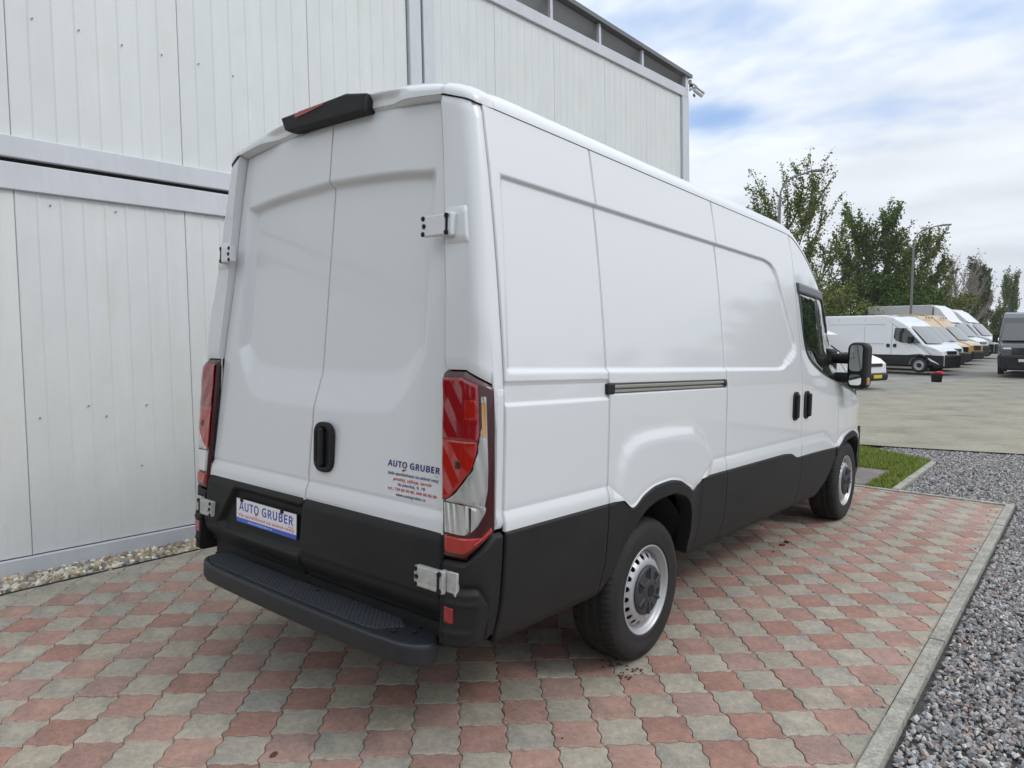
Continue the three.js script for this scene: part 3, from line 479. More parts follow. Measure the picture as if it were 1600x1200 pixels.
  part('windscreen', grid(lin(-1, 1, 30), zCols(-3.1, -3.92, 0.05), (w, z) => [w * (seamX(z) - 0.02), roofY(z, w) - 0.012, z - 0.16 * (1 - w * w) * 0.4]), M.glass, van);
  part('bonnet', grid(lin(-1, 1, 30), zCols(-3.92, -4.5, 0.04), (w, z) => [w * seamX(z), roofY(z, w) - 0.01, z - 0.1 * (1 - w * w)]), M.white, van);
  const fb = part('front_bumper', grid(lin(-1, 1, 40), lin(0.28, 0.84, 14), (w, y) => { const a = Math.abs(w); return [Math.sign(w) * 0.88 * Math.min(1, a * 1.05) * (1 - 0.04 * ss(0.5, 0.28, y)), y, mix(-4.62 + 0.10 * a ** 3, -3.97, ss(0.86, 1, a) ** 1.5)]; }, false), M.black, van);
  pieces('fog_light', [cyl(0.05, 0.03, -0.62, 0.5, -4.6, 16).rotateX(0), cyl(0.05, 0.03, 0.62, 0.5, -4.6, 16)], M.clearLens, fb);
  part('grille', rbox(1.0, 0.14, 0.06, 0.02, 0, 0.92, -4.58), M.black, van);
  for (const s of [1, -1]) part('headlight', rbox(0.24, 0.17, 0.2, 0.05, s * 0.66, 0.93, -4.44), M.clearLens, van);

  // ------------------------------------------------ rear
  const lampTop = plin([[0, 1.413], [0.42, 1.414], [0.80, 1.365], [1, 1.36]]), lampBot = plin([[0, 0.752], [0.40, 0.757], [0.8, 0.855], [1, 0.86]]);
  const sS = lin(0, 1, 40), SR = 0.80;                              // the lamp ends at s = SR
  const cGrid = (side, s0, s1, ns, yb, yt, ny, off, bump = 0, ret0 = false, ed = 0.016) => grid(ret0 ? [s0, ...lin(s0, s1, ns - 1)] : lin(s0, s1, ns), lin(0, 1, ny), (s, t, i, j) => {
    const y = mix(typeof yb === 'function' ? yb(s) : yb, typeof yt === 'function' ? yt(s) : yt, t);
    const ret = ret0 && i === 0, e = (!ret && (i === 0 || i === ns || j === 0 || j === ny)) ? -ed : 0, p = cornerP(s, y, off + e + (bump ? bump(s, y) : 0)); return [side * p[0], p[1], p[2] - (ret ? 0.11 : 0), s, y];
  }, side > 0 ? false : true);
  for (const side of [1, -1]) {
    const pil = part('corner_pillar', [
      cGrid(side, 0, 1, 34, (s) => s < SR ? lampTop(s) + 0.006 : 1.2, (s) => mix(dTop(0.70) + 0.006, 2.3725, Math.min(1, s * 1.15)), 40, 0, (s, y) => -0.004 * groove(s, 0.93, 0.02), true, 0.007),
      cGrid(side, SR + 0.01, 1, 8, 0.858, 1.38, 20, 0, (s, y) => 0.011 * ss(0.922, 0.87, y) - 0.005 * groove(y, 0.918, 0.01))], M.white, van);
    // lamp cluster
    const lamp = sub('rear_light', van);
    part('light_frame', cGrid(side, -0.01, SR, 40, lampBot, lampTop, 50, 0.008), M.redDark, lamp);
    const sA = plin([[0.955, 0.0]]);   // right edge of the red lens
    const yCl = plin([[0, 0.958], [0.17, 0.972], [0.34, 1.01], [0.50, 1.07], [0.565, 1.13], [0.615, 1.22]]), yTopR = (s) => lampTop(s) - 0.022;
    const tri = (t) => Math.abs((t % 1 + 1) % 1 - 0.5) * 2, facets = (s, y) => 0.0028 * tri(s * 2.6 + y * 7.3) * (0.4 + 0.6 * tri(y * 4.1 - s * 1.7 + 0.3));
    part('red_lens', cGrid(side, 0.02, 0.605, 38, (s) => Math.max(yCl(s), 1.17), yTopR, 30, 0.017, facets, false, 0.0025), M.redDeep, lamp);
    part('red_lens', cGrid(side, 0.02, 0.578, 38, yCl, 1.172, 28, 0.0172, facets, false, 0.0025), M.redBright, lamp);
    pieces('red_reflector', [cGrid(side, 0.44, 0.585, 10, 1.245, 1.32, 10, 0.0176, facets, false, 0.0012)], M.redBright, lamp);
    pieces('lamp_bulb', [cGrid(side, 0.28, 0.40, 6, 1.075, 1.105, 6, 0.0205, 0, false, 0.002)], M.redDark, lamp);
    const rEdge = plin([[0.84, 0.40], [0.88, 0.56], [0.93, 0.66], [1.0, 0.70], [1.1, 0.70], [1.35, 0.685]]);
    const clr = (y0, y1, n, off, mat, name, sa, sb) => part(name, grid(lin(0, 1, 16), lin(y0, y1, n), (u, y, i, j) => { const a = sa(y), b = Math.max(sb(y), a + 0.004), s = mix(a, b, u), e = (i === 0 || i === 16) ? -0.014 : 0, p = cornerP(s, y, off + e + 0.0013 * Math.sin(s * 55 + y * 25)); return [side * p[0], p[1], p[2], s, y]; }, side < 0), mat, lamp);
    const yInv = (y) => { let s = 0; for (let k = 0; k <= 40; k++) if (yCl(k / 40 * 0.615) < y) s = k / 40 * 0.615; return s; };
    clr(0.848, 0.952, 14, 0.015, M.chrome, 'reflector_bowl', () => 0.03, (y) => Math.min(0.48, rEdge(y)));
    clr(0.848, 1.33, 40, 0.0145, M.clearLens, 'clear_lens', (y) => y < 0.955 ? Math.min(0.48, rEdge(y)) : Math.min(yInv(y) + 0.01, 0.625), rEdge);
    clr(1.19, 1.31, 12, 0.0165, M.amber, 'amber_lens', () => 0.63, () => 0.675);
    part('lower_lens', cGrid(side, 0.03, 0.71, 20, (s) => lampBot(s) + 0.018, 0.842, 10, 0.013, facets), M.redBright, lamp);
    part('lower_reflector', cGrid(side, 0.48, 0.74, 12, (s) => lampBot(s) + 0.022, (s) => lampBot(s) + 0.038, 4, 0.0175), M.redBright, lamp);
    // black bumper corner
    const bc = part('bumper_corner', cGrid(side, 0, 1, 36, (s) => 0.445 + 0.02 * ss(0.8, 1, s), (s) => s < SR + 0.02 ? lampBot(s) - 0.006 : 0.846, 34, 0.010, (s, y) => -0.013 * ss(0.36, 0.62, y) * 0 - 0.012 * groove(sdPoly([[0.05, 0.40], [0.05, 0.66], [0.55, 0.66], [0.72, 0.60], [0.76, 0.4]], s, y), 0, 0.014) + 0.008 * ss(0.655, 0.64, y) * ss(0.66, 0.5, s) + 0.006 * groove(y, 0.605, 0.012) * ss(0.7, 0.4, s) + 0.006 * groove(y, 0.50, 0.012) * ss(0.7, 0.4, s), true), M.black, van);
    part('reflector', rbox(0.044, 0.056, 0.012, 0.004, side * 0.902, 0.563, zp(0.563) + 0.014), M.red, bc);
    // hinges: two-part straps between door and pillar
    for (const [y, low] of [[1.935, false], [0.672, true]]) {
      const z = zp(y) + 0.022, h = sub('hinge', van), xc = low ? 0.796 : 0.738, w = low ? 0.118 : 0.128;
      pieces('strap', [rbox(w, 0.075, 0.03, 0.006, side * xc, y, z), rbox(0.026, 0.085, 0.046, 0.008, side * (xc + w / 2 + 0.016), y, z - 0.012)], low ? M.hinge : M.white, h);
      part('hinge_plate', low ? rbox(0.048, 0.085, 0.02, 0.005, side * 0.909, y, z - 0.014) : [cGrid(side, 0.02, 0.56, 14, y - 0.075, y + 0.075, 8, 0.009)], low ? M.hinge : M.white, h);
      part('bolt', [[-0.048, 0.028], [-0.048, -0.028], [-0.043, 0], [0.07, 0.03], [0.07, -0.03]].map(([dx, dy]) => cyl(0.009, 0.02, 0, 0, 0, 8).rotateX(Math.PI / 2).translate(side * (xc + dx), y + dy, z + 0.008)).concat([rbox(0.008, 0.07, 0.012, 0.002, side * (xc + w / 2 + 0.006), y, z + 0.010)]), M.gap, h, 'stuff');
    }
  }
  // rear doors
  const rTop = pchip([[0, 2.212], [0.3, 2.200], [0.5, 2.186], [0.62, 2.172]]), loO = pchip([[0, 1.225], [0.3, 1.230], [0.48, 1.244], [0.55, 1.29], [0.62, 1.385], [0.67, 1.48]]), loI = pchip([[0, 1.385], [0.3, 1.389], [0.44, 1.396], [0.51, 1.412], [0.56, 1.445], [0.62, 1.51], [0.67, 1.60]]);
  const doorD = (x, y) => {
    const a = Math.abs(x), top = (rTop(a) - y) / 0.036, sd = (0.672 - a) / 0.06, bt = (y - loO(a)) / Math.max(0.03, loI(a) - loO(a));
    const h = (p, q) => { const t = clamp(0.5 + 0.5 * (q - p) / 0.25); return q + (p - q) * t - 0.25 * t * (1 - t); };
    const f = clamp(Math.min(h(top, sd), bt)); let d = -0.036 * mix(f, ss(0, 1, f), bt < Math.min(top, sd) ? 0.1 : 0.8);
    d += 0.011 * ss(0.912, 0.86, y) - 0.004 * groove(y, 0.908, 0.009) + 0.012 * (1 - (a / 0.85) ** 2) * 0.6;
    d -= 0.012 * ss(0.60, 0.86, a / 1) * 0;
    return d;
  };
  const doorY = seq(0.828, 3, 0.852, 10, 0.925, 24, 1.22, 26, 1.52, 40, 2.14, 16, 2.235, 16, 2.43);
  for (const side of [1, -1]) {
    const eg = 0.004, xs = [...lin(0.0028, 1, 116)];
    xs.unshift(xs[0]); xs.push(1);
    const n = xs.length;
    const door = part('rear_door', grid(xs, [...doorY, 2.43], (u, yy, i, j) => {
      const yq = yy, wEdge = xe(yq) - eg, x = u === 0.0028 ? 0.0028 : u * wEdge, t = (yy - 0.828) / (2.43 - 0.828), y = yy + (dTop(x) - 2.43) * ss(0.75, 1, t);
      const e = (i === 0 || i === n - 1) ? -0.016 : 0, e2 = j === doorY.length ? -0.03 : 0; return [side * x, y, zr(y) + doorD(x, y) + e + e2, side * x, y];
    }, side < 0), M.white, van);
    door.userData.label = side > 0 ? 'right rear door with the black handle and the lettering' : 'left rear door with the number plate';
    const inPlate = (x, y) => side > 0 ? 0 : ss(0.012, -0.012, sdPoly([[0.0, 0.80], [0.56, 0.80], [0.70, 0.62], [0.66, 0.595], [-0.02, 0.60]], x, y));
    part('lower_panel', grid(lin(0.004, 1, 90), [0.50, ...lin(0.50, 0.842, 40), 0.842], (u, y, i, j) => {
      const x = u * (xe(y) - 0.006) + (i === 0 ? 0.002 : 0), a = x, bul = 0.014 * (1 - (a / 0.9) ** 2) + 0.016 * ss(0.845, 0.80, y) - 0.05 * ss(0.60, 0.50, y) ** 1.4 + 0.006 * ss(0.60, 0.615, y);
      const e = (i === 0 || i === 90 || j === 41) ? -0.02 : 0; return [side * x, y, zr(y) + bul - 0.032 * inPlate(x, y) + e - (j === 0 ? 0.06 : 0), side * x, y];
    }, side < 0), M.black, door);
    if (side > 0) {
      const hx = 0.11, hy = 1.068, hz = zr(hy) + doorD(hx, hy), hd = part('handle', [extr(rrect(0.128, 0.212, 0.05, 7), 0.010, 0.006, [rrect(0.088, 0.168, 0.036, 6)]).translate(hx, hy, hz + 0.006), extr(rrect(0.1, 0.18, 0.04, 6), 0.004, 0).translate(hx, hy, hz + 0.004), rbox(0.034, 0.165, 0.026, 0.012, hx - 0.012, hy, hz + 0.018, 3)], M.black, door);
      hd.rotation.x = 0;
    }
  }
  // lettering on the right door and the dealer's plate on the left one
  const canvas = (w, h, fn) => { const c = document.createElement('canvas'); c.width = w; c.height = h; fn(c.getContext('2d'), w, h); const t = new THREE.CanvasTexture(c); t.colorSpace = THREE.SRGBColorSpace; t.anisotropy = 8; return t; };
  const fit = (g, s, x, y, w, font) => { g.font = font; const m = g.measureText(s).width; g.save(); g.translate(x, y); g.scale(w / m, 1); g.textAlign = 'center'; g.textBaseline = 'middle'; g.fillText(s, 0, 0); g.restore(); };
  const dec = canvas(1024, 512, (g, w, h) => {
    g.clearRect(0, 0, w, h); g.fillStyle = '#23206e'; fit(g, 'AUTO GRUBER', 512, 62, 980, 'bold 118px sans-serif');
    g.fillStyle = '#b03a3a'; g.beginPath(); g.moveTo(300, 128); g.lineTo(400, 112); g.lineTo(330, 160); g.closePath(); g.fill();
    g.fillStyle = '#3a3a55'; fit(g, 's.r.o.', 950, 138, 70, 'italic 34px sans-serif');
    g.fillStyle = '#25245c'; fit(g, 'Vaše spolehlivost na zelené vozy', 505, 194, 960, 'italic bold 56px sans-serif');
    g.fillStyle = '#c02438'; fit(g, 'prodej, výkup, servis', 505, 266, 720, 'italic bold 58px sans-serif');
    g.fillStyle = '#34346a'; fit(g, 'Hradecká, 9. 19', 500, 334, 520, 'bold 54px sans-serif');
    g.fillStyle = '#c02438'; fit(g, 'tel.: 739 86 90 80, 608 80 86 80', 512, 402, 930, 'bold 52px sans-serif');
    g.fillStyle = '#25245c'; fit(g, 'www.autogruber.cz', 500, 472, 560, 'bold 54px sans-serif');
  });
  const doors = van.children.filter((o) => o.name === 'rear_door');
  part('lettering', grid(lin(0.502, 0.797, 12), lin(0.922, 1.066, 8), (x, y, i, j) => [x, y, zr(y) + doorD(x, y) + 0.0015, i / 12, j / 8]), new THREE.MeshPhysicalMaterial({ map: dec, transparent: true, roughness: 0.4, side: THREE.DoubleSide }), doors[0]);
  const plt = canvas(1024, 232, (g, w, h) => {
    g.fillStyle = '#e4e2e4'; g.fillRect(0, 0, w, h); g.fillStyle = '#2f55c4'; g.fillRect(0, 190, w, 42);
    g.fillStyle = '#2b3fa2'; fit(g, 'AUTO GRUBER', 512, 72, 930, 'bold 118px sans-serif');
    g.fillStyle = '#d84040'; g.beginPath(); g.moveTo(330, 112); g.lineTo(400, 104); g.lineTo(350, 138); g.closePath(); g.fill();
    g.fillStyle = '#b8344a'; fit(g, 's.r.o.', 940, 132, 90, 'bold 30px sans-serif'); fit(g, 'Vše spolehlivost na zelené cesty', 512, 160, 960, 'bold 42px sans-serif');
    g.fillStyle = '#b8ccf4'; fit(g, 'www.autogruber.cz', 420, 212, 420, 'bold 26px sans-serif');
  });
  {
    part('plate_holder', rbox(0.506, 0.114, 0.006, 0.003), M.black, doors[1]).position.set(-0.298, 0.702, zr(0.702) + 0.013);
    const pf = part('number_plate', new THREE.PlaneGeometry(0.5, 0.112), new THREE.MeshPhysicalMaterial({ map: plt, roughness: 0.35, clearcoat: 0.4 }), doors[1]); pf.position.set(-0.298, 0.702, zr(0.702) + 0.0185); 
    pieces('plate_clip', [-0.2, 0.14].map((dx) => rbox(0.02, 0.022, 0.014, 0.003, -0.298 + dx, 0.756, zr(0.75) + 0.021)), M.gap, doors[1]);
  }
  // beam, step and its tread
  pieces('rear_beam', [rbox(1.66, 0.14, 0.12, 0.02, 0, 0.47, 1.20), rbox(0.12, 0.10, 0.25, 0.02, 0.5, 0.40, 1.24), rbox(0.12, 0.10, 0.25, 0.02, -0.5, 0.40, 1.24)], M.black, van);
  const inner = pchip([[-0.83, 1.235], [-0.70, 1.212], [-0.45, 1.222], [0, 1.222], [0.33, 1.20], [0.45, 1.165], [0.52, 1.175], [0.62, 1.225], [0.84, 1.262]]);
  const outer = []; for (let i = 0; i <= 20; i++) { const a = i / 20 * Math.PI / 2; outer.push([0.70 + 0.145 * Math.sin(Math.PI / 2 - a + 0) * 0 + 0.145 * Math.cos(a), 1.285 + 0.10 * Math.sin(a)]); }
  const stepPts = []; for (let x = -0.73; x <= 0.821; x += 0.04) stepPts.push([x, inner(x)]);
  for (const [x, z] of outer) stepPts.push([x, z + 0.03]);
  for (let x = 0.60; x > -0.65; x -= 0.1) stepPts.push([x, 1.422 + 0.014 * (1 - (x / 0.7) ** 2)]);
  for (const [x, z] of outer.slice().reverse()) stepPts.push([-x + 0.10, z + 0.03]);
  const stp = part('rear_step', extr(stepPts.map(([x, z]) => [x, -z]), 0.054, 0.014, [], 3).rotateX(-Math.PI / 2).translate(0, 0.380, 0), M.stepBlack, van);
  const tread = []; for (let i = 0; i <= 24; i++) { const x = mix(-0.68, 0.60, i / 24); tread.push([x, inner(x) + 0.045]); } tread.push([0.66, 1.30], [0.60, 1.385]); for (let i = 0; i <= 12; i++) { const x = mix(0.55, -0.6, i / 12); tread.push([x, 1.395 + 0.012 * (1 - (x / 0.7) ** 2)]); } tread.push([-0.70, 1.36], [-0.72, 1.30]);
  const dia = dataTex(128, (u, v) => { const a = Math.abs(((u * 4 + v * 4) % 1) - 0.5) * 2, b = Math.abs(((u * 4 - v * 4 + 8) % 1) - 0.5) * 2; return 255 * Math.min(1, 1.5 * Math.max(ss(0.72, 0.95, a), ss(0.72, 0.95, b))); }, false);
  part('tread_pad', extr(tread.map(([x, z]) => [x, -z]), 0.004, 0.0015, [], 1).rotateX(-Math.PI / 2).translate(0, 0.449, 0), std([0.045, 0.05, 0.058], 0.42, { bumpMap: rep(dia, 10), bumpScale: 0.006 }), stp);
  part('bolt_hole', [[0.72, 1.31], [0.66, 1.355], [0.70, 1.27], [0.42, 1.24], [0.30, 1.255], [-0.12, 1.27], [-0.45, 1.262], [-0.73, 1.30], [0.1, 1.29]].map(([x, z]) => cyl(0.011, 0.004, x, 0.4535, z, 10)), M.gap, stp, 'stuff');
  // brake light bar over the doors
  const bp = [[-0.330, 2.530], [-0.30, 2.470], [-0.27, 2.458], [0.278, 2.444], [0.278, 2.516], [0.15, 2.541]];
  const bl = part('brake_light', extr(bp, 0.085, 0.012, [], 3).translate(0, 0.004, 1.125), M.black, van);
  part('brake_light_base', box(0.5, 0.03, 0.04, -0.02, 2.475, 1.15), std(0.02, 0.6), bl);
  part('red_lens', extr([[-0.215, 2.518], [-0.20, 2.506], [0.0, 2.523], [0.0, 2.533], [-0.18, 2.531]], 0.006, 0.002).translate(0, 0.002, 1.2185), M.red, bl);
  // underbody, axle, mud flaps
  part('underbody', [box(1.5, 0.16, 4.9, 0, 0.46, -1.3), rbox(0.12, 0.14, 5.0, 0.02, 0.42, 0.42, -1.3), rbox(0.12, 0.14, 5.0, 0.02, -0.42, 0.42, -1.3), cyl(0.06, 1.4, 0, 0, 0, 14).rotateZ(Math.PI / 2).translate(0, 0.345, 0.01), rbox(0.55, 0.18, 0.7, 0.05, 0.35, 0.36, -1.4)], M.dark, van);
  for (const s of [1, -1]) for (const [z0, y0, r] of [[0.02, 0.36, 0.46], [-3.49, 0.42, 0.44]]) {
    part('wheel_arch_liner', [grid([0.56, 0.955], lin(0.2, Math.PI - 0.2, 26), (x, a) => [s * x, y0 + r * Math.sin(a), z0 + r * Math.cos(a)]), grid(lin(0, 1, 6), lin(0.2, Math.PI - 0.2, 26), (k, a) => [s * 0.56, y0 + k * r * Math.sin(a), z0 + k * r * Math.cos(a)])], M.dark, van);
  }
  // mirror on the right door: two arms and a tall housing; one on the left as well
  for (const s of [1, -1]) {
    const mm = sub('door_mirror', van), k = (g) => s < 0 ? g.scale(-1, 1, 1) : g;
    pieces('mirror_arm', [tube([[0.84, 1.50, -3.16], [0.95, 1.50, -3.14], [1.06, 1.50, -3.12]], 0.042, 8, 10), tube([[0.86, 1.345, -3.16], [0.95, 1.345, -3.14], [1.06, 1.345, -3.12]], 0.042, 8, 10), rbox(0.12, 0.32, 0.20, 0.03, 0.86, 1.42, -3.18)].map(k), M.black, mm);
    const hp = rrect(0.155, 0.375, 0.055, 6);
    part('mirror_housing', [extr(hp, 0.10, 0.03, [], 4).translate(1.118, 1.445, -3.21)].map(k), M.black, mm);
    pieces('mirror_glass', [extr(rrect(0.098, 0.21, 0.03, 5), 0.003, 0).rotateY(-0.10).rotateX(-0.03).translate(1.112, 1.505, -3.068), extr(rrect(0.098, 0.085, 0.025, 5), 0.003, 0).rotateY(-0.22).translate(1.112, 1.33, -3.068)].map(k), M.mirror, mm);
    part('indicator', [rbox(0.022, 0.06, 0.05, 0.008, 1.192, 1.32, -3.12)].map(k), M.amber, mm);
  }
  // the left upper flank stands a little narrower than the right one
  van.traverse((o) => { if (!o.isMesh || o.position.lengthSq() > 0) return; const p = o.geometry.attributes.position; for (let i = 0; i < p.count; i++) { const x = p.getX(i), y = p.getY(i); if (x < -0.70 && y > 1.42) p.setX(i, x + 0.042 * ss(1.42, 1.95, y) * ss(-0.70, -0.84, x)); } });
  // wheels
  const tyrePts = [[0.205, -0.095], [0.222, -0.108], [0.26, -0.118], [0.30, -0.116], [0.326, -0.106], [0.338, -0.092], [0.3445, -0.075], [0.346, -0.052], [0.337, -0.049], [0.337, -0.042], [0.347, -0.039], [0.348, -0.008], [0.338, -0.005], [0.338, 0.005], [0.348, 0.008], [0.347, 0.039], [0.337, 0.042], [0.337, 0.049], [0.346, 0.052], [0.3445, 0.075], [0.338, 0.092], [0.326, 0.106], [0.30, 0.116], [0.285, 0.1185], [0.26, 0.117], [0.237, 0.113], [0.228, 0.116], [0.221, 0.109], [0.205, 0.095]];
  const mkTyre = () => { const g = new THREE.LatheGeometry(tyrePts.map(([r, x]) => new THREE.Vector2(r, x)), 288), p = g.attributes.position; for (let i = 0; i < p.count; i++) { const x = p.getX(i), y = p.getY(i), z = p.getZ(i), r = Math.hypot(x, z), a = Math.atan2(z, x) / (2 * Math.PI) * 72; const sh = Math.abs(y) > 0.05; if (r > 0.33) { const c = ((a + (sh ? 0 : 0.5 * Math.sign(y)) + 72) % 1) < 0.26 ? 1 : 0, k = 1 - c * (sh ? 0.018 : 0.008); p.setX(i, x * k); p.setZ(i, z * k); } } g.computeVertexNormals(); return g.rotateZ(-Math.PI / 2); };
  const tyreG = mkTyre();
  const rimG = new THREE.LatheGeometry([[0.185, -0.08], [0.193, 0.02], [0.193, 0.075], [0.2, 0.09], [0.214, 0.098], [0.219, 0.108], [0.215, 0.112], [0.207, 0.110], [0.203, 0.099], [0.197, 0.09], [0.188, 0.078], [0.186, 0.03], [0.182, -0.08]].map(([r, x]) => new THREE.Vector2(r, x)), 72).rotateZ(-Math.PI / 2);
  const disc = extr(circ(0, 0, 0.189, 72), 0.006, 0, Array.from({ length: 20 }, (_, i) => circ(0.161 * Math.cos(i / 20 * 6.2832), 0.161 * Math.sin(i / 20 * 6.2832), 0.0125, 12)).concat([circ(0, 0, 0.05, 24)]));
  const dishX = pchip([[0, 0.100], [0.10, 0.100], [0.125, 0.102], [0.14, 0.098], [0.165, 0.080], [0.19, 0.052]]);
  const discG = (() => { const rings = []; const seg = 160, rr = [0.05, 0.08, 0.10, 0.118, 0.13, 0.14, 0.146]; rings.push(grid(lin(0, 2 * Math.PI, seg), rr, (a, r) => [dishX(r) + 0.006, r * Math.sin(a), r * Math.cos(a)])); rings.push(grid(lin(0, 2 * Math.PI, seg), [0.176, 0.183, 0.189], (a, r) => [dishX(r) + 0.006, r * Math.sin(a), r * Math.cos(a)]));
    const web = extr([...circ(0, 0, 0.1765, 100)], 0.005, 0, [circ(0, 0, 0.1455, 80).reverse(), ...Array.from({ length: 20 }, (_, i) => circ(0.161 * Math.cos(i / 20 * 6.2832), 0.161 * Math.sin(i / 20 * 6.2832), 0.0132, 12))]).toNonIndexed(), p = web.attributes.position;
    for (let i = 0; i < p.count; i++) { const x = p.getX(i), y = p.getY(i), z = p.getZ(i), r = Math.hypot(x, y); p.setXYZ(i, dishX(r) + z + 0.001, y, x); } web.computeVertexNormals(); rings.push(web); return rings; })();
  const capG = [new THREE.LatheGeometry([[0.0, 0.088], [0.045, 0.088], [0.052, 0.084], [0.06, 0.080], [0.112, 0.078], [0.12, 0.070], [0.122, 0.060], [0.10, 0.055]].map(([r, x]) => new THREE.Vector2(r, x)), 48).rotateZ(-Math.PI / 2).translate(0.045, 0, 0)];
  const nutG = [...Array.from({ length: 6 }, (_, i) => cyl(0.0195, 0.016, 0, 0, 0, 12).rotateZ(Math.PI / 2).translate(0.118, 0.086 * Math.sin(i * 1.0472 + 0.4), 0.086 * Math.cos(i * 1.0472 + 0.4))), cyl(0.03, 0.006, 0, 0, 0, 18).rotateZ(Math.PI / 2).translate(0.132, 0, 0)];
  const ribG = [...Array.from({ length: 6 }, (_, i) => rbox(0.02, 0.06, 0.016, 0.005, 0.122, 0.085, 0).rotateX(i * 1.0472 + 0.92))];
  const backG = cyl(0.185, 0.01, 0, 0, 0, 32).rotateZ(Math.PI / 2).translate(-0.02, 0, 0);
  for (const s of [1, -1]) for (const [y, z, x] of [[0.345, 0.009, 0.855], [0.440, -3.511, 0.852]]) {
    const w = sub('wheel', van); w.position.set(s * x, y, z); if (s < 0) w.rotation.y = Math.PI; w.rotation.x = (z < -1 ? 0.4 : 0.1) * s;
    part('tyre', tyreG, M.rubber, w); part('rim', [rimG, ...discG], M.rimSteel, w); part('hub_cap', [...capG, ...ribG], std([0.035, 0.037, 0.042], 0.5), w); part('wheel_nut', nutG, M.gap, w, 'stuff'); part('brake_drum', backG, M.dark, w);
  }
}
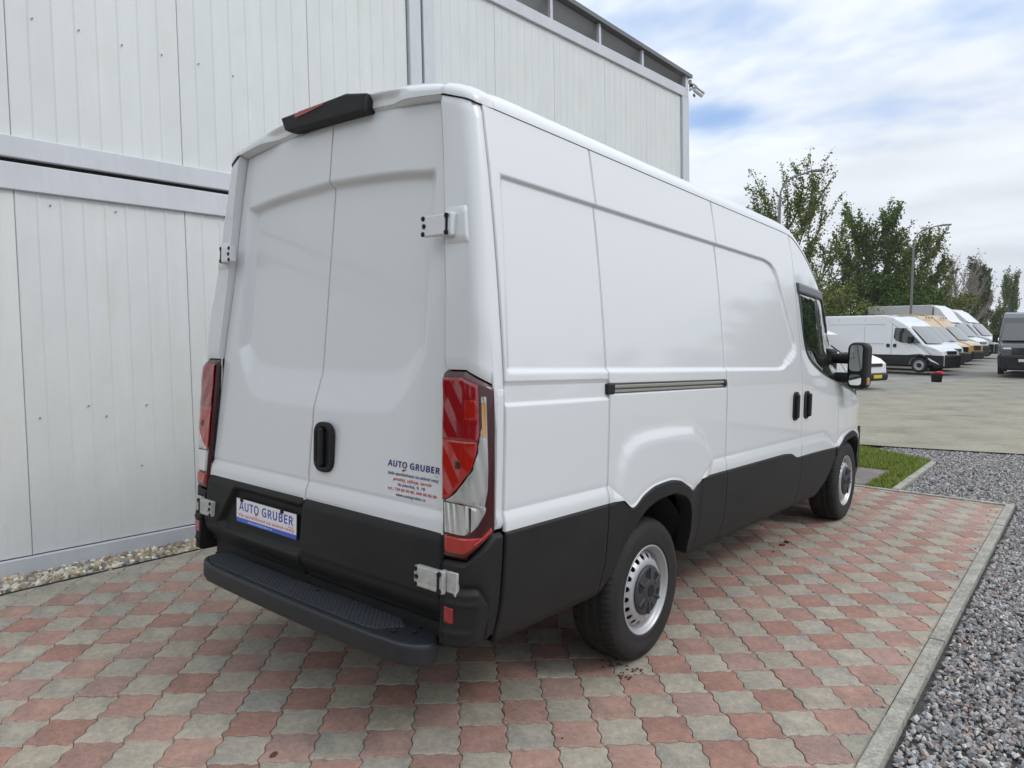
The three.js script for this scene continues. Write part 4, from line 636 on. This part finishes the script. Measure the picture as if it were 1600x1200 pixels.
// ---------------------------------------------------------------- parked vehicles
// side outlines run from tail (0) to nose (len): [along, up]
function vehicle(name, label, category, o, group) {
  const { x, z, turn = 0, paint, trim = M.black, len, width = 2.0, belt = 1.15, out, glassSide, screen, wheels, hub = 0.34, lights, plate, cladY = 0.62 } = o;
  const t = thing(name, label, category, [x, gy(x, z), z], turn, group);
  const sx = (y) => 1 - 0.10 * ss(belt - 0.1, 2.7, y) - 0.02 * ss(0.6, 0.25, y), W = width / 2;
  const shape = (g) => { const p = g.attributes.position; for (let i = 0; i < p.count; i++) { const L = p.getX(i); const nose = clamp((L - (len - 0.9)) / 0.9), tail = clamp((0.25 - L) / 0.25); p.setZ(i, p.getZ(i) * sx(p.getY(i)) * (1 - 0.16 * nose * nose - 0.03 * tail * tail)); } g.computeVertexNormals(); return g; };
  // arch cut-outs along the lower edge
  const prof = out.slice(); const low = []; for (const wx of wheels.slice().sort((a, b) => a - b)) { const r = hub + 0.09; for (let i = 0; i <= 12; i++) { const a = Math.PI * (1 - i / 12); low.push([wx + r * Math.cos(a), Math.max(0.30, hub + r * Math.sin(a) * 0.98)]); } }
  const body = shape(extr([[0, 0.30], ...low, [len, 0.30], ...prof].map((p) => p), width - 0.16, 0.08, [], 4).translate(0, 0, -W + 0.08));
  const split = (g, keep) => { g = g.index ? g.toNonIndexed() : g; const p = g.attributes.position, n = g.attributes.normal, P = [], Nn = []; for (let i = 0; i < p.count; i += 3) { const c = (p.getY(i) + p.getY(i + 1) + p.getY(i + 2)) / 3; if (keep(c)) for (let k = 0; k < 3; k++) { P.push(p.getX(i + k), p.getY(i + k), p.getZ(i + k)); Nn.push(n.getX(i + k), n.getY(i + k), n.getZ(i + k)); } } const r = new THREE.BufferGeometry(); r.setAttribute('position', new THREE.Float32BufferAttribute(P, 3)); r.setAttribute('normal', new THREE.Float32BufferAttribute(Nn, 3)); return r; };
  const bodyM = part('body', body, paint, t);
  if (trim) pieces('cladding', [1, -1].flatMap((s) => { const pts = [[0.03, 0.29], ...low, [len - 0.02, 0.29], [len - 0.02, cladY * 0.98], [wheels[1] + hub + 0.16, cladY], [wheels[1], hub * 2 + 0.16], [wheels[1] - hub - 0.16, cladY], [wheels[0] + hub + 0.16, cladY], [wheels[0], hub * 2 + 0.16], [wheels[0] - hub - 0.16, cladY], [0.03, cladY]]; return [shape(extr(pts, 0.02, 0.006, [], 1).translate(0, 0, s > 0 ? W - 0.012 : -W - 0.008))]; }), trim, t);
  if (trim) pieces('bumper', [shape(rbox(0.34, cladY - 0.2, width - 0.1, 0.09, len - 0.08, (cladY + 0.24) / 2, 0, 3)), shape(rbox(0.16, 0.3, width - 0.1, 0.05, 0.02, 0.45, 0, 3))], trim, t);
  for (const gs of glassSide) pieces('window', [1, -1].map((s) => shape(extr(gs, 0.012, 0.004, [], 1).translate(0, 0, s > 0 ? W - 0.002 : -W - 0.010))), M.glass, t);
  const [[a0, b0], [a1, b1]] = screen, sw = (y) => W * sx(y) - 0.10, sn = Math.hypot(a1 - a0, b1 - b0), nx = -(b1 - b0) / sn * -1, ny = (a1 - a0) / sn * -1;
  const off = 0.02, bow = (k) => 0.06 * (1 - k * k);
  part('windscreen', grid(lin(-1, 1, 14), lin(0, 1, 8), (k, q) => { const L = mix(a0, a1, q), y = mix(b0, b1, q), nose = clamp((L - (len - 0.9)) / 0.9); return [L - nx * -off + 0.015 + bow(k) * 0.4, y + 0.015, k * sw(y) * (1 - 0.16 * nose * nose)]; }), M.glass, t);
  const L = lights ?? { y: 0.92, l: len - 0.14 };
  for (const s of [1, -1]) part('headlight', rbox(0.28, 0.17, 0.30, 0.06, L.l, L.y, s * (W * 0.84 - 0.17), 3), M.clearLens, t);
  part('grille', rbox(0.06, L.gh ?? 0.16, width * 0.5, 0.02, len - 0.02, L.y - 0.06, 0, 2), M.glossBlack, t);
  pieces('door_handle', (o.handles ?? [len - 2.45, len - 2.75]).flatMap((hx) => [1, -1].map((s) => rbox(0.14, 0.16, 0.03, 0.01, hx, belt - 0.06, s * (W + 0.004)))), trim ?? M.black, t);
  if (o.seams) part('panel_gap', o.seams.flatMap(([l, y0, y1]) => [1, -1].map((s) => shape(box(0.014, y1 - y0, 0.008, l, (y0 + y1) / 2, s * (W + 0.0))))).concat((o.lines ?? []).flatMap(([l0, l1, y]) => [1, -1].map((s) => shape(box(l1 - l0, 0.016, 0.008, (l0 + l1) / 2, y, s * (W + 0.0)))))), std(0.25, 0.6), t, 'stuff');
  const mx = o.mirror ?? len - 1.85;
  for (const s of [1, -1]) part('door_mirror', [rbox(0.12, 0.34, 0.2, 0.04, mx, belt + 0.2, s * (W + 0.14)), rbox(0.06, 0.06, 0.2, 0.02, mx - 0.02, belt + 0.06, s * (W - 0.02))], M.black, t);
  if (plate) part('number_plate', rbox(0.02, 0.11, 0.52, 0.005, len + 0.095, plate.y, plate.z ?? 0), plate.mat, t);
  for (const wx of wheels) for (const s of [1, -1]) { const w = sub('wheel', t); w.position.set(wx, hub, s * (W - 0.13)); w.rotation.y = s > 0 ? 0 : Math.PI; part('tyre', smallTyre(hub), M.rubber, w); part('rim', smallRim(hub), M.rimSteel, w); part('hub_cap', cyl(hub * 0.3, 0.03, 0, 0, 0, 20).rotateX(Math.PI / 2).translate(0, 0, 0.09), M.dark, w); }
  part('underbody', box(len - 0.6, 0.2, width - 0.4, len / 2, 0.42, 0), M.dark, t);
  return t;
}
const tyreCache = {}, smallTyre = (r) => tyreCache[r] ??= new THREE.LatheGeometry([[r * 0.62, -0.09], [r * 0.8, -0.11], [r * 0.95, -0.1], [r, -0.07], [r, 0.07], [r * 0.95, 0.1], [r * 0.8, 0.11], [r * 0.62, 0.1]].map(([a, b]) => new THREE.Vector2(a, b)), 40).rotateX(Math.PI / 2);
const rimCache = {}, smallRim = (r) => rimCache[r] ??= new THREE.LatheGeometry([[0.01, 0.07], [r * 0.3, 0.075], [r * 0.42, 0.05], [r * 0.55, 0.04], [r * 0.58, 0.1], [r * 0.64, 0.105], [r * 0.64, 0.09]].map(([a, b]) => new THREE.Vector2(a, b)), 32).rotateX(Math.PI / 2);
const paintOf = (c) => phys(c, 0.4, { clearcoat: 1, clearcoatRoughness: 0.05 });
const whiteP = paintOf([0.74, 0.75, 0.76]);
const vanLike = (o) => ({ paint: whiteP, len: 5.65, belt: 1.28, cladY: 0.80, wheels: [1.15, 4.66], hub: 0.345,
  out: [[5.65, 0.80], [5.58, 0.98], [5.30, 1.14], [4.86, 1.30], [4.15, 2.10], [3.85, 2.30], [3.35, 2.58], [3.0, 2.64], [0.12, 2.64], [0.03, 1.3], [0, 0.5]],
  glassSide: [[[4.72, 1.34], [4.04, 2.02], [3.55, 2.04], [3.52, 1.60], [3.62, 1.46], [3.9, 1.36]]], screen: [[4.92, 1.32], [4.18, 2.10]],
  handles: [3.28, 3.58], seams: [[3.42, 0.8, 2.5], [2.15, 0.8, 2.5], [0.85, 0.8, 2.5]], lines: [[0.4, 3.1, 2.2], [0.4, 3.1, 1.30]], lights: { y: 0.98, l: 5.36 }, mirror: 4.28, ...o });
vehicle('panel_van', 'white panel van seen from its side, first in the row of parked vehicles', 'van', vanLike({ x: -7.96, z: -35.33, turn: -0.22 }), null);
vehicle('panel_van', 'white panel van between the nearest parked van and the yellow vans', 'van', vanLike({ x: -8.2, z: -38.6, turn: -0.22, out: [[5.65, 0.80], [5.60, 1.02], [5.30, 1.22], [4.80, 1.36], [4.05, 2.16], [3.75, 2.36], [3.3, 2.62], [3.0, 2.68], [0.12, 2.68], [0.03, 1.3], [0, 0.5]] }), null);
const yellow = paintOf([0.50, 0.285, 0.06]);
const yo = { paint: yellow, len: 5.5, hub: 0.34, out: [[5.5, 0.72], [5.48, 0.98], [5.30, 1.12], [4.75, 1.28], [4.05, 2.06], [3.75, 2.34], [3.4, 2.66], [3.1, 2.74], [0.12, 2.72], [0.03, 1.3], [0, 0.5]], lights: { y: 0.92, l: 5.34, gh: 0.3 }, cladY: 0.66, screen: [[4.82, 1.30], [4.10, 2.04]] };
const y1 = vehicle('delivery_van', 'yellow high roofed van, nearer of the two yellow ones', 'van', vanLike({ ...yo, x: -8.2, z: -42.2, turn: -0.22 }), null);
pieces('roof_marker_light', [-0.5, -0.15, 0.2].map((q) => rbox(0.06, 0.07, 0.12, 0.02, 3.62, 2.57, q)), M.glossBlack, y1);
const y2 = y1.clone(); y2.name = numbered('delivery_van'); y2.position.set(-8.0, gy(0, -45.5), -45.5); scene.add(y2); y2.userData.label = 'yellow high roofed van, farther of the two and mostly hidden';
// box trucks: cab with a wind deflector and a tall cargo box
function boxTruck(label, x, z, boxH, boxMat, deco) {
  const t = vehicle('box_truck', label, 'truck', { paint: whiteP, x, z, turn: -0.22, len: 6.6, width: 2.05, belt: 1.35, cladY: 0.86, wheels: [1.5, 5.55], hub: 0.36,
    out: [[6.6, 0.86], [6.56, 1.12], [6.30, 1.26], [5.85, 1.40], [5.15, 2.22], [4.75, 2.34], [4.05, 2.34], [4.05, 0.9], [0, 0.9]], glassSide: [[[5.62, 1.44], [5.0, 2.14], [4.45, 2.18], [4.42, 1.6], [4.62, 1.48]]], screen: [[5.9, 1.42], [5.2, 2.2]], handles: [4.32], lights: { y: 1.08, l: 6.36 }, mirror: 5.25 });
  part('cargo_box', rbox(4.0, boxH - 0.92, 2.25, 0.04, 1.95, (boxH + 0.92) / 2, 0), boxMat, t);
  part('wind_deflector', extr([[4.0, 2.36], [5.1, 2.30], [4.85, 2.52], [4.35, boxH - 0.22], [4.0, boxH - 0.05]], 1.7, 0.05, [], 3).translate(0, 0, -0.85), whiteP, t);
  if (deco) part('cooling_unit', rbox(0.3, 0.34, 1.2, 0.05, 4.15, boxH - 0.5, 0), M.black, t);
  return t;
}
const bt = boxTruck('white truck with a grey cargo box behind the yellow vans', -9.3, -50.6, 3.42, paintOf([0.50, 0.51, 0.53]), true);
{ const R = rng(8), g = []; for (const [a, w] of [[0.25, 0.34], [0.66, 0.22], [0.95, 0.10], [1.18, 0.24], [1.5, 0.1], [1.68, 0.26]]) g.push(box(w, 0.42, 0.01, a + 0.45, 2.62, 1.131)); part('lettering', g, std([0.03, 0.03, 0.03], 0.6), bt, 'stuff'); }
boxTruck('white truck with a pale cargo box at the far end of the row', -8.9, -55.0, 3.2, paintOf([0.58, 0.55, 0.52]), false);
// dark van facing the camera at the right edge
vehicle('panel_van', 'dark blue grey van facing the camera at the right edge', 'van', vanLike({ x: 0.10, z: -37.9, turn: -Math.PI / 2 + 0.05, paint: paintOf([0.013, 0.014, 0.020]), belt: 1.32, out: [[5.65, 0.80], [5.62, 1.05], [5.40, 1.24], [4.70, 1.40], [4.05, 2.16], [3.85, 2.40], [3.5, 2.58], [3.1, 2.66], [0.12, 2.66], [0.03, 1.3], [0, 0.5]], screen: [[4.80, 1.42], [4.10, 2.16]], lights: { y: 1.05, l: 5.44, gh: 0.3 }, plate: { y: 0.62, mat: paintOf([0.6, 0.62, 0.66]) } }), null);
// white people carrier in front of the row, half hidden by the mirror
vehicle('people_carrier', 'white people carrier with a yellow plate, seen beside the van mirror', 'car', { paint: whiteP, x: -7.65, z: -23.9, turn: -0.26, len: 4.75, width: 1.86, belt: 1.05, cladY: 0.46, wheels: [0.9, 3.82], hub: 0.31,
  out: [[4.75, 0.5], [4.72, 0.78], [4.50, 0.95], [3.95, 1.14], [3.05, 1.72], [2.55, 1.90], [1.5, 1.94], [0.3, 1.86], [0.05, 1.1], [0, 0.4]], glassSide: [[[3.62, 1.14], [2.98, 1.62], [2.3, 1.74], [2.2, 1.14]], [[2.1, 1.14], [2.15, 1.74], [1.2, 1.74], [1.1, 1.14]]], screen: [[4.0, 1.14], [3.08, 1.74]], handles: [2.3, 1.3], lights: { y: 0.80, l: 4.48, gh: 0.12 }, plate: { y: 0.36, mat: std([0.62, 0.46, 0.03], 0.5) }, mirror: 3.3 }, null);
// bucket with a red rag
{
  const t = thing('bucket', 'black bucket with a red rag on its rim on the yard', 'bucket', [-2.03, 0.006, -27.6]);
  part('pail', new THREE.LatheGeometry([[0.0, 0.0], [0.17, 0.0], [0.20, 0.3], [0.215, 0.3], [0.215, 0.32], [0.195, 0.32], [0.17, 0.02], [0, 0.02]].map(([a, b]) => new THREE.Vector2(a, b)), 28), M.black, t);
  const rg = new THREE.SphereGeometry(0.15, 18, 12), p = rg.attributes.position; for (let i = 0; i < p.count; i++) { const k = 1 + 0.45 * N3(p.getX(i) * 14, p.getY(i) * 14, p.getZ(i) * 14); p.setXYZ(i, p.getX(i) * k * 1.25 + 0.07, p.getY(i) * k * 0.5 + 0.34, p.getZ(i) * k); } rg.computeVertexNormals();
  part('rag', rg, std([0.42, 0.03, 0.05], 0.9), t);
}
// ---------------------------------------------------------------- street lamps with curved arms
function lamp(label, x, z, h, reach, turn) {
  const t = thing('street_lamp', label, 'street lamp', [x, gy(x, z), z], turn, 'street lamps behind the parked vehicles'), m = std([0.20, 0.20, 0.20], 0.6, { metalness: 0.3 });
  part('pole', cyl(0.085, h - 1.1, 0, (h - 1.1) / 2, 0, 12, 0.06), m, t);
  part('arm', tube([[0, h - 1.15, 0], [0.06, h - 0.7, 0], [0.4, h - 0.28, 0], [1.0, h - 0.08, 0], [reach, h, 0]], 0.036, 24, 8), m, t);
  part('lantern', rbox(0.55, 0.10, 0.2, 0.04, reach + 0.2, h - 0.01, 0), m, t);
}
lamp('street lamp with curved arm among the branches of the nearest tree', -8.3, -28.2, 8.75, 1.25, 0.35);
lamp('street lamp with curved arm left of the far trees', -6.6, -47.4, 8.3, 1.5, 0.1);
// ---------------------------------------------------------------- trees
const bark = std([0.11, 0.095, 0.075], 0.95), barkPale = std([0.26, 0.23, 0.20], 0.95);
const leafM = (c) => phys(c, 0.8, { transmission: 0.2, thickness: 0, specularIntensity: 0.25 });
function leafGeo(list, seed) {                                      // list of [x, y, z, size]; each a bent two-triangle leaf
  const R = rng(seed), P = new Float32Array(list.length * 18), a = V(0, 0, 0), b = V(0, 0, 0), c = V(0, 0, 0); let o = 0;
  for (const [x, y, z, s] of list) {
    a.set(R() - 0.5, (R() - 0.5) * 0.8 - 0.1, R() - 0.5).normalize(); b.set(R() - 0.5, R() - 0.5, R() - 0.5).cross(a).normalize(); c.crossVectors(a, b);
    const w = s * 0.38, q = [[0, 0, 0], [0.5, 1, 0.1], [1, 0, 0], [0, 0, 0], [1, 0, 0], [0.5, -1, 0.1]];
    for (const [l, k, n] of q) { P[o++] = x + a.x * l * s + b.x * k * w + c.x * n * s; P[o++] = y + a.y * l * s + b.y * k * w + c.y * n * s; P[o++] = z + a.z * l * s + b.z * k * w + c.z * n * s; }
  }
  const g = new THREE.BufferGeometry(); g.setAttribute('position', new THREE.BufferAttribute(P, 3)); g.computeVertexNormals(); return g;
}
function taperTube(p0, p1, r0, r1, bend, n = 5) {
  const mid = p0.clone().lerp(p1, 0.5).add(bend), cv = new THREE.QuadraticBezierCurve3(p0, mid, p1), g = new THREE.TubeGeometry(cv, n, 1, 5), p = g.attributes.position;
  for (let i = 0; i <= n; i++) { const c = cv.getPointAt(i / n), r = mix(r0, r1, i / n); for (let k = 0; k <= 5; k++) { const q = i * 6 + k; p.setXYZ(q, c.x + (p.getX(q) - c.x) * r, c.y + (p.getY(q) - c.y) * r, c.z + (p.getZ(q) - c.z) * r); } }
  g.computeVertexNormals(); return [g, cv];
}
// upright tree: trunk, rising limbs, long shoots set with leaves; `dense` fills the lower crown
function tree(name, label, x, z, o, group) {
  const { h, spread, limbs = 14, shoots = 5, leaves = 9000, leafSize = 0.16, seed, col = [0.075, 0.10, 0.035], col2 = [0.11, 0.12, 0.04], trunkR = 0.2, first = 0.16, dense = 0, upright = 0.75, pale = false, base = 0 } = o;
  const R = rng(seed), t = thing(name, label, 'tree', [x, gy(x, z) + base, z], 0, group), wood = [], cvs = [];
  const bend = (s) => V((R() - 0.5) * s, (R() - 0.5) * s, (R() - 0.5) * s);
  const [tg, tc] = taperTube(V(0, -0.1, 0), V((R() - 0.5) * 0.5, h * 0.72, (R() - 0.5) * 0.5), trunkR, trunkR * 0.25, bend(0.4), 8);
  for (let i = 0; i < limbs; i++) {
    const q = first + (0.98 - first) * (i + R()) / limbs, p0 = tc.getPointAt(q), az = i * 2.4 + R(), out = spread * (1.05 - 0.55 * q) * (0.5 + 0.6 * R()), len = h * (0.20 + 0.22 * R()) * (1.15 - 0.3 * q);
    const p1 = p0.clone().add(V(Math.cos(az) * out, Math.min(len * (0.6 + upright * 0.7), h - p0.y) * (0.75 + 0.25 * R()), Math.sin(az) * out)), bd = V(Math.cos(az), -0.5, Math.sin(az)).multiplyScalar(out * 0.35);
    const [lg, lc] = taperTube(p0, p1, trunkR * 0.32 * (1.1 - q * 0.6), 0.02, bd, 6); wood.push(lg); cvs.push([lc, 1]);
    for (let k = 0; k < shoots; k++) {
      const s0 = lc.getPointAt(0.25 + 0.72 * R()), a2 = az + (R() - 0.5) * 3, l2 = h * (0.07 + 0.13 * R()), o2 = spread * 0.26 * (0.3 + R());
      const s1 = s0.clone().add(V(Math.cos(a2) * o2, l2 * upright, Math.sin(a2) * o2)); const [sg, sc] = taperTube(s0, s1, 0.025, 0.006, bend(0.15), 3); wood.push(sg); cvs.push([sc, 1.15]);
    }
  }
  part('trunk', tg, pale ? barkPale : bark, t); part('limbs', wood, pale ? barkPale : bark, t);
  if (!leaves) return t;
  const A = [], B = [];
  for (let i = 0; i < leaves; i++) {
    const [cv] = cvs[(R() * cvs.length) | 0], p = cv.getPointAt(Math.min(1, 0.1 + 0.95 * R())), s = leafSize * (0.6 + 0.8 * R()), j = 0.08 + 0.26 * R() * R() * (1 + Math.min(dense, 0.5));
    (R() < 0.6 ? A : B).push([p.x + (R() - 0.5) * j * 2, p.y + (R() - 0.5) * j * 2, p.z + (R() - 0.5) * j * 2, s]);
  }
  for (let i = 0; i < dense * 9000; i++) {                          // clumps in the lower crown
    const az = R() * 6.283, c = (R() * 46) | 0, H = rng(seed * 97 + c), ca = H() * 6.283, cr = spread * (0.2 + 0.95 * Math.sqrt(H())), cy = h * (0.05 + 0.52 * H()) * (1.1 - 0.35 * cr / spread), rr = spread * (0.20 + 0.22 * H()), u = Math.cbrt(R()) * rr, ph = Math.acos(2 * R() - 1);
    (R() < 0.7 ? A : B).push([Math.cos(ca) * cr + u * Math.sin(ph) * Math.cos(az), Math.max(0.1, cy + u * 0.8 * Math.cos(ph)), Math.sin(ca) * cr + u * Math.sin(ph) * Math.sin(az), leafSize * (0.7 + 0.8 * R())]);
  }
  const cr = part('crown', leafGeo(A, seed + 1), leafM(col), t); part('crown', leafGeo(B, seed + 2), leafM(col2), t);
  return t;
}
const G = [0.115, 0.155, 0.034], G2 = [0.19, 0.21, 0.055], D = [0.060, 0.100, 0.018], D2 = [0.135, 0.180, 0.034];
tree('tree', 'tall loose tree with upright shoots just beyond the van roof', -10.9, -37.0, { h: 10.9, spread: 3.7, limbs: 17, shoots: 8, leaves: 14000, leafSize: 0.125, seed: 12, col: G, col2: G2, trunkR: 0.24, upright: 1.0, dense: 0.35, first: 0.1 });
tree('tree', 'low leafy tree with a thin crown left of the dense dark tree', -12.0, -47.5, { h: 5.2, spread: 2.4, limbs: 22, shoots: 8, leaves: 11000, leafSize: 0.14, seed: 17, col: G, col2: [0.22, 0.205, 0.105], trunkR: 0.18, dense: 0.35 });
tree('tree', 'dense dark green tree above the first parked van', -11.6, -58.5, { h: 11.4, spread: 4.0, limbs: 24, shoots: 9, leaves: 19000, leafSize: 0.175, seed: 23, col: D, col2: D2, trunkR: 0.28, dense: 2.6, upright: 1.0, first: 0.1 });
tree('tree', 'yellowish green tree right of the dense dark tree', -10.2, -70.0, { h: 10.2, spread: 4.0, limbs: 20, shoots: 8, leaves: 14000, leafSize: 0.19, seed: 29, col: [0.12, 0.145, 0.036], col2: [0.19, 0.195, 0.06], trunkR: 0.24, dense: 1.5, upright: 1.05 });
tree('bare_tree', 'nearly leafless pale tree between the yellowish tree and the poplar', -9.0, -82.0, { h: 9.0, spread: 3.2, limbs: 26, shoots: 9, leaves: 1600, leafSize: 0.16, seed: 31, col: [0.2, 0.17, 0.12], col2: [0.26, 0.21, 0.16], trunkR: 0.2, pale: true, upright: 1.1 });
tree('bare_tree', 'bare twiggy tree just left of the poplar', -9.2, -92.0, { h: 8.2, spread: 3.0, limbs: 22, shoots: 8, leaves: 900, leafSize: 0.16, seed: 37, col: [0.2, 0.17, 0.12], col2: [0.26, 0.21, 0.16], trunkR: 0.2, pale: true, upright: 1.1 });
tree('poplar_tree', 'tall columnar poplar standing alone against the sky', -9.4, -104.0, { h: 10.2, spread: 1.5, limbs: 44, shoots: 8, leaves: 19000, leafSize: 0.22, seed: 41, col: [0.078, 0.105, 0.042], col2: [0.125, 0.15, 0.065], trunkR: 0.25, dense: 0.35, upright: 1.1, first: 0.05 });
tree('poplar_tree', 'thin sparse poplar right of the tall columnar one', -8.2, -128.0, { h: 10.6, spread: 1.4, limbs: 30, shoots: 6, leaves: 4500, leafSize: 0.26, seed: 43, col: G, col2: G2, trunkR: 0.2, dense: 0.05, upright: 1.1, pale: true });
tree('poplar_tree', 'bare slender tree nearest the right edge', -4.6, -134.0, { h: 10.6, spread: 1.2, limbs: 24, shoots: 6, leaves: 1500, leafSize: 0.26, seed: 47, col: G, col2: G2, trunkR: 0.2, upright: 1.2, pale: true });
const bushes = [['dark green conifer shaped bush left of the dark van', -8.4, -118.0, 5.2, 1.5, 53], ['low green bushes behind the far trucks', -12.0, -96.0, 4.2, 3.6, 59], ['round dark bush behind the first parked van', -13.0, -52.5, 4.6, 2.4, 61], ['broad bush under the yellowish tree', -12.4, -66.0, 5.0, 3.4, 67]];
for (const [l, x, z, h, s, sd] of bushes) tree('bush', l, x, z, { h, spread: s, limbs: 16, shoots: 5, leaves: 5000, leafSize: 0.2, seed: sd, col: D, col2: D2, trunkR: 0.1, dense: 0.9, upright: 0.9 }).userData.category = 'bush';
// trees outside the frame that the glossy paint mirrors
const side = tree('tree', 'green tree across the yard, mirrored in the van side', 12, -46, { h: 9, spread: 4.2, limbs: 20, shoots: 4, leaves: 7000, leafSize: 0.32, seed: 71, col: D, col2: D2, dense: 1.1 }, 'trees across the yard');
for (const [x, z, s] of [[17, -49, 0.75], [22, -46, 0.62], [28, -45, 0.7], [34, -40, 0.66], [41, -34, 0.72], [7.5, -52, 1.0], [9.5, -41, 0.8], [7.5, -43, 0.7], [10.5, -46, 1.0], [14.5, -43, 0.9], [-15, 13, 0.8], [-11, 17, 0.95], [-4, 22, 1.0], [6, 24, 1.1]]) { const c = side.clone(); c.name = numbered('tree'); c.position.set(x, gy(x, z), z); c.scale.setScalar(s); c.rotation.y = x; scene.add(c); if (z > 0) { c.userData.label = 'green tree behind the camera, mirrored in the rear doors'; c.userData.group = 'trees behind the camera'; } }
scene.fog = new THREE.FogExp2(0xdfe6ee, 0.0004);
renderer.render(scene, camera);
